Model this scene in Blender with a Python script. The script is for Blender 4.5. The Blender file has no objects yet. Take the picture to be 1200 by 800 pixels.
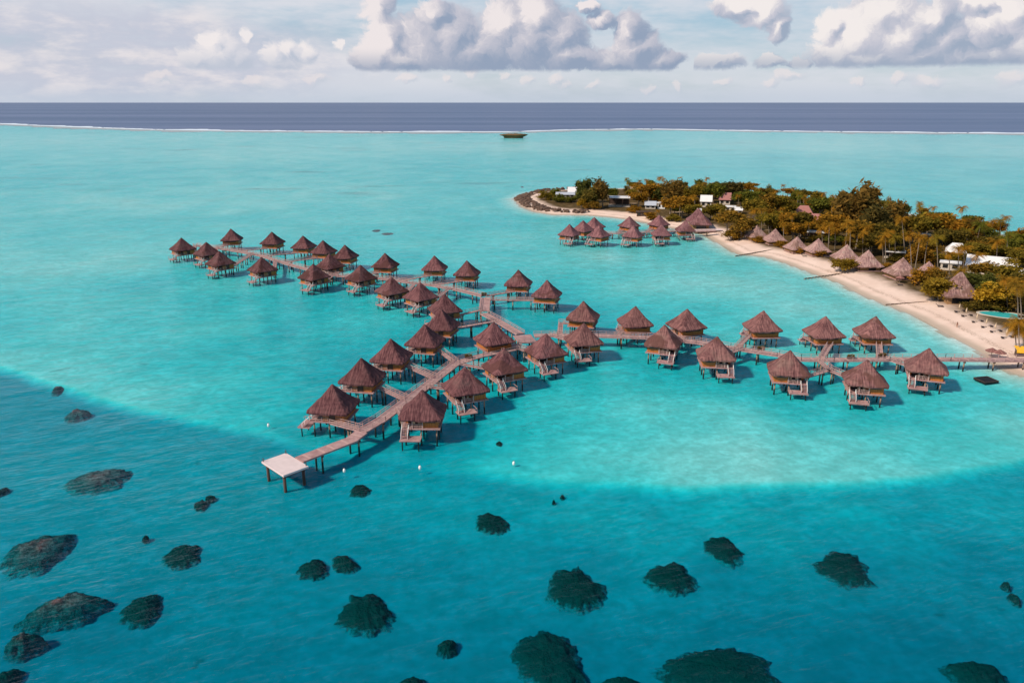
import bpy, bmesh, math, random
import numpy as np
from mathutils import Vector, Matrix
random.seed(7); RNG = np.random.default_rng(11)
R = math.radians
SC = bpy.context.scene
COL = SC.collection

# ------------------------------------------------------------------ camera
CAM_H, PITCH, F = 70.0, R(17.5), 889.0
SP, CP = math.sin(PITCH), math.cos(PITCH)
cam_d = bpy.data.cameras.new('camera'); cam = bpy.data.objects.new('camera', cam_d); COL.objects.link(cam)
cam.location = (0, 0, CAM_H); cam.rotation_euler = (R(90) - PITCH, 0, 0)
cam_d.sensor_width = 36; cam_d.lens = F / 1200 * 36; cam_d.clip_start = 0.5; cam_d.clip_end = 200000
SC.camera = cam

def G(px, py, z=0.0):
    """survey: a spot of the photograph -> the point of the level z it shows"""
    x, v = (px - 600) / F, (py - 400) / F
    t = (CAM_H - z) / (SP + v * CP)
    return Vector((x * t, (CP - v * SP) * t, z))

# ------------------------------------------------------------------ nodes
class NT:
    def __init__(s, tree): s.t = tree; s.n = tree.nodes; s.l = tree.links
    def node(s, typ, **kw):
        n = s.n.new(typ)
        for k, v in kw.items(): setattr(n, k, v)
        return n
    def put(s, sock, v):
        if isinstance(v, bpy.types.NodeSocket): s.l.new(v, sock)
        elif v is not None:
            if sock.type == 'RGBA' and len(v) == 3: v = (*v, 1)
            sock.default_value = v
    def m(s, op, a, b=None, c=None, clamp=False):
        n = s.node('ShaderNodeMath', operation=op, use_clamp=clamp)
        s.put(n.inputs[0], a)
        if b is not None: s.put(n.inputs[1], b)
        if c is not None: s.put(n.inputs[2], c)
        return n.outputs[0]
    def vm(s, op, a, b=None, out=0):
        n = s.node('ShaderNodeVectorMath', operation=op)
        s.put(n.inputs[0], a)
        if b is not None: s.put(n.inputs[1], b)
        return n.outputs[out]
    def comb(s, x, y, z=0.0):
        n = s.node('ShaderNodeCombineXYZ')
        for i, v in enumerate((x, y, z)): s.put(n.inputs[i], v)
        return n.outputs[0]
    def sep(s, v):
        n = s.node('ShaderNodeSeparateXYZ'); s.put(n.inputs[0], v); return n.outputs
    def mix(s, fac, a, b, typ='MIX'):
        n = s.node('ShaderNodeMix', data_type='RGBA', blend_type=typ)
        s.put(n.inputs[0], fac); s.put(n.inputs[6], a); s.put(n.inputs[7], b)
        return n.outputs[2]
    def ss(s, v, a, b, lo=0.0, hi=1.0):
        n = s.node('ShaderNodeMapRange', interpolation_type='SMOOTHSTEP')
        s.put(n.inputs[0], v); s.put(n.inputs[1], a); s.put(n.inputs[2], b); s.put(n.inputs[3], lo); s.put(n.inputs[4], hi)
        return n.outputs[0]
    def noise(s, vec, scale, detail=3, rough=.55, out=0, lac=2.0):
        n = s.node('ShaderNodeTexNoise')
        s.put(n.inputs['Vector'], vec); n.inputs['Scale'].default_value = scale
        n.inputs['Detail'].default_value = detail; n.inputs['Roughness'].default_value = rough; n.inputs['Lacunarity'].default_value = lac
        return n.outputs[out]
    def bump(s, h, strength, dist=1.0):
        n = s.node('ShaderNodeBump'); s.put(n.inputs['Height'], h)
        n.inputs['Strength'].default_value = strength; n.inputs['Distance'].default_value = dist
        return n.outputs[0]

MATS = {}
def new_mat(name):
    m = bpy.data.materials.new(name); m.use_nodes = True
    t = NT(m.node_tree); t.n.clear(); MATS[name] = m
    out = t.node('ShaderNodeOutputMaterial')
    return m, t, out
def principled(t, out, col, rough=.8, normal=None, spec=.3):
    b = t.node('ShaderNodeBsdfPrincipled')
    t.put(b.inputs['Base Color'], col); t.put(b.inputs['Roughness'], rough)
    b.inputs['Specular IOR Level'].default_value = spec
    if normal is not None: t.put(b.inputs['Normal'], normal)
    t.l.new(b.outputs[0], out.inputs[0]); return b
def opos(t): return t.node('ShaderNodeTexCoord').outputs['Object']
def wpos(t): return t.node('ShaderNodeNewGeometry').outputs['Position']
def ocol(t): return t.node('ShaderNodeObjectInfo').outputs['Color']

def simple_mat(name, col, var=.25, scale=1.5, rough=.8, bump=.0, stretch=(1, 1, 1), spec=.3):
    """plain stuff with a mottled tone and slight relief"""
    m, t, out = new_mat(name)
    p = t.vm('MULTIPLY', opos(t), stretch)
    n = t.noise(p, scale, 4)
    k = t.m('MULTIPLY_ADD', n, 2 * var, 1 - var)
    c = t.mix(1.0, col, t.comb(k, k, k), 'MULTIPLY')
    c = t.mix(1.0, c, ocol(t), 'MULTIPLY')
    principled(t, out, c, rough, t.bump(n, bump, .1) if bump else None, spec)
    return m

# thatch: strands that run down each slope, weathered bands
m, t, out = new_mat('thatch')
p = opos(t); x, y, z = t.sep(p)
side = t.m('GREATER_THAN', t.m('ABSOLUTE', x), t.m('ABSOLUTE', y))
u = t.m('ADD', t.m('MULTIPLY', side, y), t.m('MULTIPLY', t.m('SUBTRACT', 1.0, side), x))
rnd = t.node('ShaderNodeObjectInfo').outputs['Random']
off = t.m('MULTIPLY', rnd, 37.0)
st = t.noise(t.comb(t.m('MULTIPLY', u, 3.2), t.m('MULTIPLY', z, .45), off), 1.0, 4, .7)
bl = t.noise(t.comb(t.m('MULTIPLY', u, .35), t.m('MULTIPLY', z, .5), off), 1.0, 3)
row = t.noise(t.comb(t.m('MULTIPLY', u, .5), t.m('MULTIPLY', z, 2.2), off), 1.0, 2)
fac = t.m('ADD', t.m('MULTIPLY', st, 1.0), t.m('MULTIPLY_ADD', row, .25, -.165))
c = t.mix(t.ss(fac, .2, .8), (.052, .022, .027), (.31, .165, .150))
pat = t.noise(t.comb(t.m('MULTIPLY', u, .22), t.m('MULTIPLY', z, .30), t.m('ADD', off, 9.0)), 1.0, 2)
c = t.mix(t.m('MULTIPLY', t.ss(bl, .45, .75, 0, .55), rnd), c, (.21, .155, .13))
c = t.mix(t.m('MULTIPLY', t.ss(pat, .54, .60, 0, .8), t.m('GREATER_THAN', rnd, .45)), c, (.10, .05, .042))
c = t.mix(1.0, c, ocol(t), 'MULTIPLY')
principled(t, out, c, .95, t.bump(t.m('ADD', st, t.m('MULTIPLY', row, .25)), .5, .08), .1)

# bamboo wall: upright canes
m, t, out = new_mat('bamboo')
p = opos(t); x, y, z = t.sep(p)
cane = t.noise(t.comb(t.m('MULTIPLY', t.m('ADD', x, y), 4.0), t.m('MULTIPLY', z, .3), 0.0), 1.0, 2)
pan = t.noise(p, .9, 2)
c = t.mix(t.ss(cane, .3, .7), (.30, .092, .02), (.50, .17, .042))
c = t.mix(t.ss(pan, .4, .75, 0, .4), c, (.26, .12, .05))
principled(t, out, c, .65, t.bump(cane, .5, .05))

# weathered boardwalk timber
m, t, out = new_mat('deck_timber')
p = opos(t)
n1 = t.noise(p, .55, 4, .65); n2 = t.noise(p, 5.0, 2)
c = t.mix(t.ss(n1, .3, .7), (.31, .175, .175), (.47, .295, .29))
c = t.mix(t.ss(n2, .35, .75, 0, .5), c, (.22, .15, .145))
c = t.mix(1.0, c, ocol(t), 'MULTIPLY')
principled(t, out, c, .85, t.bump(n2, .3, .05))

# light passing the water column: what lies below takes the colour its depth gives it
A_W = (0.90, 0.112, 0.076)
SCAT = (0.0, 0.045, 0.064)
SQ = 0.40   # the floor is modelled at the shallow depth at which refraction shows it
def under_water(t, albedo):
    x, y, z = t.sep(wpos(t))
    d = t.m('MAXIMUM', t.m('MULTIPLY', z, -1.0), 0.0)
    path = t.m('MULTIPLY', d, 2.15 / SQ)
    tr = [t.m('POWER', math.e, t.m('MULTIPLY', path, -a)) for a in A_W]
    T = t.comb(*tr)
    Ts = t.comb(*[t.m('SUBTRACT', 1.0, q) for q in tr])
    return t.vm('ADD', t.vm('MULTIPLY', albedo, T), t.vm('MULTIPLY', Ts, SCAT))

# piles: pale above, dark wet growth at the waterline
m, t, out = new_mat('pile_timber')
p = wpos(t); x, y, z = t.sep(p)
n = t.noise(p, 1.3, 3)
wet = t.ss(t.m('MULTIPLY_ADD', n, .9, z), .9, 1.5)
c = t.mix(wet, (.022, .02, .018), t.mix(n, (.14, .085, .055), (.33, .235, .17)))
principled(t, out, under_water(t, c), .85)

simple_mat('dark_timber', (.075, .045, .035), .4, 1.2, .8)
simple_mat('door_glass', (.018, .02, .024), .2, 1.0, .15, spec=.5)
simple_mat('pale_plank', (.64, .53, .53), .16, .8, .85, .2)
simple_mat('rail_wood', (.46, .30, .28), .2, .8, .8)
simple_mat('white_paint', (.74, .73, .72), .08, .5, .6)
simple_mat('roof_sheet', (.70, .69, .70), .10, .35, .5)
simple_mat('grey_roof', (.42, .45, .52), .14, .35, .55)
simple_mat('tile_roof', (.34, .15, .14), .25, .8, .8)
simple_mat('brown_wall', (.30, .17, .08), .3, .8, .85)
simple_mat('cream_wall', (.52, .46, .40), .15, .5, .85)
simple_mat('rock', (.115, .072, .055), .6, .6, .95, .8)
simple_mat('islet_rock', (.15, .085, .04), .5, .06, .95, .5)
simple_mat('bark', (.24, .19, .15), .35, 1.2, .95, .4, (1, 1, .4))
simple_mat('black_rubber', (.012, .012, .014), .4, .8, .6)
simple_mat('buoy_plastic', (.80, .80, .78), .05, 2, .35)
simple_mat('canvas', (.55, .42, .29), .2, 1.5, .9)
simple_mat('dark_fabric', (.06, .045, .05), .2, 2, .9)
simple_mat('yellow_cloth', (.75, .42, .03), .15, 1.5, .8)
simple_mat('skin', (.36, .19, .12), .1, 4, .6)
simple_mat('shorts_cloth', (.15, .03, .03), .1, 4, .9)
simple_mat('hair', (.02, .013, .01), .1, 9, .7)
simple_mat('pool_water', (.05, .50, .52), .12, .3, .08, .15, spec=.6)
simple_mat('foam', (.66, .74, .84), .12, .03, .9)

def leaf_mat(name, a, b, c3, tr=.35):
    m, t, out = new_mat(name)
    rpi = t.node('ShaderNodeNewGeometry').outputs['Random Per Island']
    n = t.noise(opos(t), .35, 2)
    col = t.mix(t.ss(n, .38, .62), a, b)
    col = t.mix(t.ss(rpi, .55, 1.0, 0, .8), col, c3)
    col = t.mix(1.0, col, ocol(t), 'MULTIPLY')
    d = t.node('ShaderNodeBsdfDiffuse'); t.put(d.inputs[0], col)
    tl = t.node('ShaderNodeBsdfTranslucent'); t.put(tl.inputs[0], col)
    mx = t.node('ShaderNodeMixShader'); mx.inputs[0].default_value = tr
    t.l.new(d.outputs[0], mx.inputs[1]); t.l.new(tl.outputs[0], mx.inputs[2]); t.l.new(mx.outputs[0], out.inputs[0])
leaf_mat('leaf', (.13, .10, .020), (.30, .185, .030), (.46, .28, .045), .45)
leaf_mat('needle', (.12, .095, .028), (.23, .15, .038), (.34, .21, .05), .45)
leaf_mat('frond', (.19, .14, .022), (.34, .21, .03), (.50, .31, .05), .45)
leaf_mat('gold_leaf', (.28, .165, .014), (.50, .29, .025), (.62, .39, .05), .4)

m, t, out = new_mat('sand_bottom')
p = wpos(t); x, y, z = t.sep(p)
n0 = t.noise(t.vm('MULTIPLY', p, (1, 1.0, 0)), .030, 4, .6)
n1 = t.noise(t.vm('MULTIPLY', p, (1, 1.3, 0)), .16, 5, .7)
n2 = t.noise(t.vm('MULTIPLY', p, (1, 1, 0)), .55, 3, .6)
sand = t.mix(t.ss(n1, .28, .72), (.55, .53, .50), (.82, .80, .77))
sand = t.mix(t.ss(n2, .35, .72, 0, .6), sand, (.46, .44, .40))
sand = t.mix(t.ss(n0, .50, .72, 0, .4), sand, (.50, .48, .42))
# rubble and weed streaks in the outer lagoon
far = t.ss(y, 330.0, 700.0)
st = t.noise(t.vm('MULTIPLY', p, (.35, 1.0, 0)), .030, 5, .68)
st2 = t.noise(t.vm('MULTIPLY', p, (.25, 1.0, 0)), .0055, 3, .6)
rub = t.m('MULTIPLY', t.m('MULTIPLY', t.ss(st, .53, .70), t.ss(st2, .45, .62)), far)
sand = t.mix(t.m('MULTIPLY', rub, .75), sand, (.24, .15, .14))
# scattered small dark clumps on the near floor
cl = t.noise(t.vm('MULTIPLY', p, (1, 1, 0)), .10, 4, .65)
dots = t.m('MULTIPLY', t.ss(cl, .67, .74), t.ss(y, 330.0, 240.0))
sand = t.mix(t.m('MULTIPLY', dots, .55), sand, (.10, .10, .07))
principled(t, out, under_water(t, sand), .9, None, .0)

def coral_mat(name, a, b):
    m, t, out = new_mat(name)
    n = t.noise(wpos(t), .55, 4, .7); n2 = t.noise(wpos(t), 2.2, 3, .7)
    c = t.mix(t.ss(n, .35, .68), a, b)
    c = t.mix(t.ss(n2, .5, .75, 0, .6), c, tuple(q * 2.2 for q in b))
    rim = t.node('ShaderNodeAttribute', attribute_name='rim').outputs['Fac']
    n3 = t.noise(wpos(t), 1.1, 5, .75)
    c = t.mix(t.ss(t.m('MULTIPLY_ADD', n3, .9, rim), 1.22, 1.50), c, (.50, .48, .44))
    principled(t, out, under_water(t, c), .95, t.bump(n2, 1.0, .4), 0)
coral_mat('coral_dark', (.004, .004, .003), (.024, .016, .009))
coral_mat('coral_brown', (.060, .030, .032), (.19, .105, .105))

m, t, out = new_mat('island_ground')
p = wpos(t); x, y, z = t.sep(p)
att = t.node('ShaderNodeAttribute', attribute_name='inland').outputs['Fac']
n = t.noise(p, .10, 4, .6); n2 = t.noise(p, .8, 3)
sand = t.mix(t.ss(n, .3, .7), (.68, .51, .43), (.77, .60, .52))
sand = t.mix(t.ss(n2, .4, .75, 0, .25), sand, (.52, .39, .30))
wet = t.ss(t.m('MULTIPLY_ADD', n, .25, z), .50, .16)
sand = t.mix(wet, sand, (.46, .37, .30))
soil = t.mix(t.ss(n2, .35, .65), (.060, .042, .018), (.13, .085, .038))
soil = t.mix(t.ss(n, .58, .70), soil, (.28, .20, .13))
wr = t.m('MULTIPLY_ADD', n2, 3.0, att)
n4 = t.noise(p, 2.6, 3, .7)
wrack = t.m('MULTIPLY', t.m('MULTIPLY', t.ss(wr, 6.0, 7.0), t.ss(wr, 9.0, 7.6)), t.ss(n4, .42, .60))
sand = t.mix(t.m('MULTIPLY', wrack, .6), sand, (.25, .17, .12))
sand = t.mix(t.m('MULTIPLY', t.ss(n4, .55, .72), t.ss(att, 8.0, 14.0, 0, .35)), sand, (.42, .31, .24))
c = t.mix(t.ss(t.m('MULTIPLY_ADD', n, 14.0, att), 18.0, 27.0), sand, soil)
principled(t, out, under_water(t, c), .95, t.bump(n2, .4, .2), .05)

# lagoon surface: clear sheet, sky mirrored the more the flatter it is seen
m, t, out = new_mat('lagoon_surface')
p = wpos(t)
mp = t.node('ShaderNodeMapping', vector_type='POINT'); mp.inputs['Rotation'].default_value = (0, 0, R(-24)); t.put(mp.inputs[0], p)
q = t.vm('MULTIPLY', mp.outputs[0], (.55, 1.5, 1))
w1 = t.noise(q, .16, 4, .6); w2 = t.noise(q, .62, 4, .65); w3 = t.noise(p, .05, 3)
h = t.m('ADD', t.m('MULTIPLY', w1, 1.5), t.m('MULTIPLY', w2, .65))
h = t.m('MULTIPLY', h, t.ss(w3, .3, .7, .55, 1.15))
h = t.m('MULTIPLY', h, t.ss(t.sep(p)[0], 150.0, -10.0, .55, 1.0))
nrm = t.bump(h, 1.0, .42)
lw = t.node('ShaderNodeLayerWeight'); lw.inputs[0].default_value = .5; t.put(lw.inputs['Normal'], nrm)
fac = t.m('MULTIPLY_ADD', t.m('POWER', lw.outputs['Facing'], 5.2), .60, .004)
g = t.node('ShaderNodeBsdfGlossy'); g.inputs['Roughness'].default_value = .16; g.inputs['Color'].default_value = (.92, .95, 1, 1); t.put(g.inputs['Normal'], nrm)
tr = t.node('ShaderNodeBsdfTransparent')
mx = t.node('ShaderNodeMixShader'); t.put(mx.inputs[0], fac)
t.l.new(tr.outputs[0], mx.inputs[1]); t.l.new(g.outputs[0], mx.inputs[2]); t.l.new(mx.outputs[0], out.inputs[0])

m, t, out = new_mat('ocean_surface')
p = wpos(t)
w = t.noise(t.vm('MULTIPLY', p, (.5, 1, 1)), .02, 5, .65)
nrm = t.bump(w, 1.0, 8.0)
lw = t.node('ShaderNodeLayerWeight'); lw.inputs[0].default_value = .5
fac = t.m('MULTIPLY_ADD', t.m('POWER', lw.outputs['Facing'], 5.0), .30, .02)
big = t.noise(t.vm('MULTIPLY', p, (.12, 1, 1)), .0016, 4, .6)
d = t.node('ShaderNodeBsdfDiffuse'); t.put(d.inputs[0], t.mix(t.ss(big, .35, .65), (.070, .108, .220), (.125, .162, .300)))
g = t.node('ShaderNodeBsdfGlossy'); g.inputs['Roughness'].default_value = .3; t.put(g.inputs['Normal'], nrm)
mx = t.node('ShaderNodeMixShader'); t.put(mx.inputs[0], fac)
t.l.new(d.outputs[0], mx.inputs[1]); t.l.new(g.outputs[0], mx.inputs[2]); t.l.new(mx.outputs[0], out.inputs[0])

# ------------------------------------------------------------------ mesh helpers
class MB:
    def __init__(s): s.v = []; s.f = []; s.mi = []
    def add(s, vs, fs, k=0):
        o = len(s.v); s.v += [tuple(a) for a in vs]; s.f += [tuple(i + o for i in f) for f in fs]; s.mi += [k] * len(fs)
    def box(s, c, d, rz=0.0, M=None):
        x, y, z = (a / 2 for a in d)
        vs = [Vector(a) for a in ((-x,-y,-z),(x,-y,-z),(x,y,-z),(-x,y,-z),(-x,-y,z),(x,-y,z),(x,y,z),(-x,y,z))]
        rot = Matrix.Rotation(rz, 3, 'Z')
        vs = [rot @ a + Vector(c) for a in vs]
        if M: vs = [M @ a for a in vs]
        s.add(vs, [(0,3,2,1),(4,5,6,7),(0,1,5,4),(1,2,6,5),(2,3,7,6),(3,0,4,7)])
    def bar(s, a, b, w, h=None):
        """square bar from a to b"""
        a, b = Vector(a), Vector(b); h = h or w
        d = (b - a).normalized(); up = Vector((0, 0, 1)) if abs(d.z) < .95 else Vector((1, 0, 0))
        r = d.cross(up).normalized() * w / 2; u = r.cross(d).normalized() * h / 2
        s.add([a-r-u, a+r-u, a+r+u, a-r+u, b-r-u, b+r-u, b+r+u, b-r+u], [(0,3,2,1),(4,5,6,7),(0,1,5,4),(1,2,6,5),(2,3,7,6),(3,0,4,7)])
    def tube(s, pts, rad, n=8, cap=True):
        pts = [Vector(p) for p in pts]; rings = []
        for i, p in enumerate(pts):
            d = (pts[min(i+1, len(pts)-1)] - pts[max(i-1, 0)]).normalized()
            up = Vector((1, 0, 0)) if abs(d.x) < .8 else Vector((0, 1, 0))
            a = d.cross(up).normalized(); b = d.cross(a)
            r = rad[i] if isinstance(rad, (list, tuple)) else rad
            rings.append([p + (a * math.cos(k/n*2*math.pi) + b * math.sin(k/n*2*math.pi)) * r for k in range(n)])
        vs = [v for ring in rings for v in ring]; fs = []
        for i in range(len(pts)-1):
            for k in range(n):
                fs.append((i*n+k, i*n+(k+1)%n, (i+1)*n+(k+1)%n, (i+1)*n+k))
        if cap: fs.append(tuple(range(n))[::-1]); fs.append(tuple((len(pts)-1)*n+k for k in range(n)))
        s.add(vs, fs)
    def prism(s, poly, z0, z1):
        n = len(poly)
        vs = [(a, b, z0) for a, b in poly] + [(a, b, z1) for a, b in poly]
        s.add(vs, [tuple(range(n))[::-1], tuple(range(n, 2*n))] + [(i, (i+1)%n, n+(i+1)%n, n+i) for i in range(n)])
    def mesh(s, name, mat, smooth=False):
        me = bpy.data.meshes.new(name); me.from_pydata(s.v, [], s.f); me.materials.append(MATS[mat])
        if smooth: me.shade_smooth()
        if any(s.mi): me.materials.append(MATS['rail_wood']); me.polygons.foreach_set('material_index', s.mi)
        bm = bmesh.new(); bm.from_mesh(me); bmesh.ops.recalc_face_normals(bm, faces=bm.faces); bm.to_mesh(me); bm.free()
        return me
    def build(s, name, mat, parent=None, smooth=False, loc=None):
        return link(name, s.mesh(name, mat, smooth), parent, loc)

def link(name, me, parent=None, loc=None):
    o = bpy.data.objects.new(name, me); COL.objects.link(o); o.parent = parent
    if loc is not None: o.location = loc
    return o
def tag(o, label=None, cat=None, group=None, kind=None):
    for k, v in (('label', label), ('category', cat), ('group', group), ('kind', kind)):
        if v: o[k] = v
    return o
def thing(name, label, cat, loc=(0, 0, 0), rz=0.0, group=None):
    o = bpy.data.objects.new(name, None); COL.objects.link(o); o.location = loc; o.rotation_euler = (0, 0, rz)
    o.empty_display_size = .5
    return tag(o, label, cat, group)
def kids(o): return [c for c in COL.objects if c.parent == o]
KIDS = {}
def dup(src, loc, rz, scale=1.0, label=None, group=None, color=None):
    """copy a thing with its parts and sub-parts"""
    def tree(o): 
        if o.name not in KIDS: KIDS[o.name] = kids(o)
        return KIDS[o.name]
    def cp(o, par):
        c = o.copy(); COL.objects.link(c); c.parent = par
        for k in tree(o): cp(k, c)
        return c
    c = cp(src, None)
    c.location = loc; c.rotation_euler = (0, 0, rz); c.scale = (scale,)*3 if isinstance(scale, (int, float)) else scale
    if label: c['label'] = label
    if group: c['group'] = group
    return c
def every(o):
    yield o
    for k in o.children: yield from every(k)
def paint(o, names, col):
    for c in every(o):
        if c.type == 'MESH' and (names is None or c.name.split('.')[0] in names): c.color = (*col, 1)

# ------------------------------------------------------------------ sky and sun
SUN_DIR = Vector((-.88, -.47, 0)).normalized() * math.cos(R(40)) + Vector((0, 0, math.sin(R(40))))
sun_d = bpy.data.lights.new('sun', 'SUN'); sun_d.energy = 5.0; sun_d.angle = R(5); sun_d.color = (1, .86, .70)
sun = bpy.data.objects.new('sun', sun_d); COL.objects.link(sun)
sun.rotation_euler = (-SUN_DIR).to_track_quat('-Z', 'Y').to_euler()

W = bpy.data.worlds.new('World'); SC.world = W; W.use_nodes = True
t = NT(W.node_tree); t.n.clear()
out = t.node('ShaderNodeOutputWorld'); BG = 0.09
sky = t.node('ShaderNodeTexSky', sky_type='NISHITA', sun_disc=False)
sky.sun_elevation = R(40); sky.sun_rotation = math.atan2(SUN_DIR.x, SUN_DIR.y); sky.altitude = 50; sky.air_density = 1.0; sky.dust_density = .6; sky.ozone_density = 1.2
d = t.vm('NORMALIZE', t.node('ShaderNodeTexCoord').outputs['Generated'])
x, y, z = t.sep(d)
az = t.m('MULTIPLY', t.m('ARCTAN2', x, y), 900.0)
el = t.m('MULTIPLY', t.m('ARCSINE', z), 900.0)
P = t.comb(az, el, 0.0)

def arc(px, py):
    a, v = (px - 600) / F, (py - 400) / F
    q = Vector((a, CP - v * SP, -(SP + v * CP))).normalized()
    return math.atan2(q.x, q.y) * 900, math.asin(q.z) * 900
def warp(p, amps):
    for sc, amp in amps:
        n = t.noise(p, sc, 3, .6, out=1)
        p = t.vm('ADD', p, t.vm('MULTIPLY', t.vm('SUBTRACT', n, (.5, .5, .5)), (amp * 1.15, amp, 0)))
    return p
def field(p, puffs):
    f = None
    for px, py, rx, ry in puffs:
        cx, cy = arc(px, py)
        q = t.vm('MULTIPLY', t.vm('SUBTRACT', p, (cx, cy, 0)), (1 / rx, 1 / ry, 0))
        e = t.m('SUBTRACT', 1.0, t.vm('LENGTH', q, out=1))
        f = e if f is None else t.m('SMOOTH_MAX', f, e, .18)
    return f
def K(c): return tuple(a / BG for a in c)

# base: clear air, paler toward the sea, with thin high veils
clear = sky.outputs[0]
grad = t.mix(t.ss(el, -2, 130), K((.56, .64, .72)), K((.30, .53, .70)))
grad = t.mix(t.ss(el, 130, 600), grad, K((.13, .23, .38)))
base = t.mix(.80, clear, grad)
vs = t.noise(t.vm('MULTIPLY', P, (.25, 1, 1)), .020, 5, .62)
vs2 = t.noise(t.vm('MULTIPLY', P, (.5, 1, 1)), .0045, 3, .5)
veil = t.m('MULTIPLY', t.ss(vs, .30, .56), t.ss(vs2, .26, .58, .55, .95))
base = t.mix(t.m('MULTIPLY', veil, t.ss(el, 240, 110)), base, K((.70, .72, .78)))
# broad bank of soft cloud on the left
lx, ly = arc(95, 64)
lb = t.vm('LENGTH', t.vm('MULTIPLY', t.vm('SUBTRACT', warp(P, ((.02, 40),)), (lx, ly, 0)), (1/360, 1/64, 0)), out=1)
ln = t.noise(t.vm('MULTIPLY', P, (.45, 1.3, 1)), .030, 5, .6)
lbm = t.m('MULTIPLY', t.ss(lb, 1.0, .45), t.ss(ln, .22, .50, .35, 1.0))
base = t.mix(t.m('MULTIPLY', lbm, .85), base, t.mix(t.ss(ln, .42, .68), K((.53, .56, .67)), K((.80, .75, .77))))
# clouds overhead (seen only mirrored in the water)
oh = t.noise(d, 2.6, 5, .6)
base = t.mix(t.m('MULTIPLY', t.ss(oh, .47, .66, 0, .8), t.ss(el, 110, 260)), base, K((.34, .36, .42)))

big = [(447, 8, 22, 24), (452, 48, 26, 30), (436, 66, 26, 20), (495, 52, 40, 34), (470, 72, 44, 15), (530, 44, 38, 36), (508, 18, 22, 18), (560, 62, 50, 26),
       (590, 30, 34, 34), (628, 18, 30, 34), (618, 50, 46, 34), (655, 44, 36, 32), (668, 68, 40, 18), (706, 22, 22, 13), (688, 6, 18, 8), (738, 40, 20, 26), (745, 60, 34, 24), (775, 72, 30, 13), (715, 72, 40, 14),
       (842, 75, 34, 10), (906, 74, 20, 9), (938, 74, 12, 8)]
mid = [(258, 60, 26, 24), (246, 46, 14, 12), (276, 68, 26, 16), (230, 70, 20, 13), (286, 42, 10, 10), (322, 66, 17, 20), (338, 58, 15, 12), (358, 62, 16, 14), (332, 74, 24, 9), (400, 50, 8, 8)]
right = [(865, 6, 34, 14), (893, 12, 34, 20), (912, 32, 17, 18), (985, 62, 36, 24), (972, 30, 16, 18), (1005, 40, 40, 34), (1030, 18, 44, 30), (1012, 66, 50, 16), (1060, 40, 40, 34), (1075, 64, 40, 20), (1112, 48, 34, 28), (1128, 68, 44, 15), (1092, 22, 30, 24),
         (1160, 30, 34, 28), (1190, 12, 34, 30), (1200, 60, 30, 24), (1162, 66, 32, 16), (1150, 4, 24, 12), (1240, 40, 50, 44)]
tiny = [(618, 94, 12, 9), (650, 92, 14, 8), (660, 98, 14, 7), (697, 102, 10, 7), (759, 101, 10, 8), (795, 99, 7, 7), (845, 98, 12, 7), (925, 91, 18, 8), (905, 98, 12, 7), (1003, 100, 10, 8), (1055, 94, 14, 8), (1088, 96, 24, 9), (1190, 92, 20, 12), (526, 90, 9, 7), (558, 86, 8, 7), (590, 87, 9, 6), (480, 92, 16, 8), (300, 96, 14, 8), (372, 94, 20, 8), (190, 92, 24, 8)]
wp = warp(P, ((.018, 26), (.050, 15), (.13, 8)))
det = t.noise(wp, .13, 5, .66)
puffn = t.noise(wp, .055, 4, .6)
_, eb = arc(600, 83)
def layer(base, puffs, lit, mid_c, low, edge, flat, soft, lo=(-13, 9), dens=1.0, thr=.0, spots=None, bias=0.0):
    f = field(wp, puffs)
    f2 = field(t.vm('ADD', wp, (lo[0], lo[1], 0)), puffs)
    a = t.ss(t.m('ADD', f, t.m('MULTIPLY_ADD', det, .44, -.16)), thr, thr + soft)
    if flat is not None:
        fe = t.m('ADD', el, t.m('MULTIPLY_ADD', puffn, 7.0, -3.5))
        a = t.m('MULTIPLY', a, t.ss(fe, flat - 2.0, flat + 3.5))
    li = t.m('ADD', t.m('SUBTRACT', f, f2), t.m('MULTIPLY_ADD', puffn, .42, -.21+bias))
    li = t.m('ADD', li, t.m('MULTIPLY_ADD', det, .56, -.28))
    if spots: li = t.m('ADD', li, t.m('MULTIPLY', t.m('MAXIMUM', field(wp, spots), 0.0), .50))
    c = t.mix(t.ss(li, -.38, .16), low, mid_c)
    c = t.mix(t.ss(li, .06, .50), c, lit)
    if flat is not None: c = t.mix(t.ss(el, flat + 26, flat, 0, .75), c, low)
    return t.mix(t.m('MULTIPLY', a, dens), base, c)
def closure(col):
    b_ = t.node('ShaderNodeBackground'); b_.inputs['Strength'].default_value = BG; t.put(b_.inputs['Color'], col); return b_.outputs[0]
def choose(fac, a, c):
    n_ = t.node('ShaderNodeMixShader'); t.put(n_.inputs[0], fac); t.l.new(a, n_.inputs[1]); t.l.new(c, n_.inputs[2]); return n_.outputs[0]
def murk(c): return t.mix(t.ss(el, 26, 0, 0, .55), c, K((.49, .57, .69)))
def some(lst, a, c): return [q for q in lst if a <= q[0] < c]
SOFT = dict(lit=K((.83, .76, .76)), mid_c=K((.66, .66, .72)), low=K((.55, .60, .68)), edge=.1, flat=None, soft=.5, lo=(-5, 4), dens=.62, thr=.10)
cl = layer(base, some(tiny, 0, 405), **SOFT)
cl = layer(cl, mid, K((.90, .84, .83)), K((.72, .71, .76)), K((.50, .55, .65)), .1, eb - 2, .50, (-9, 7), .88, .02)
cc = layer(base, some(tiny, 405, 815), **SOFT)
cc = layer(cc, some(big, 0, 800), K((.86, .79, .79)), K((.54, .54, .62)), K((.29, .36, .49)), .1, eb - 1, .30, (-8, 6), .97, .02, [(445, 62, 34, 30), (450, 22, 30, 30), (503, 70, 30, 20), (590, 22, 40, 26), (628, 14, 30, 20)], -.06)
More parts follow.
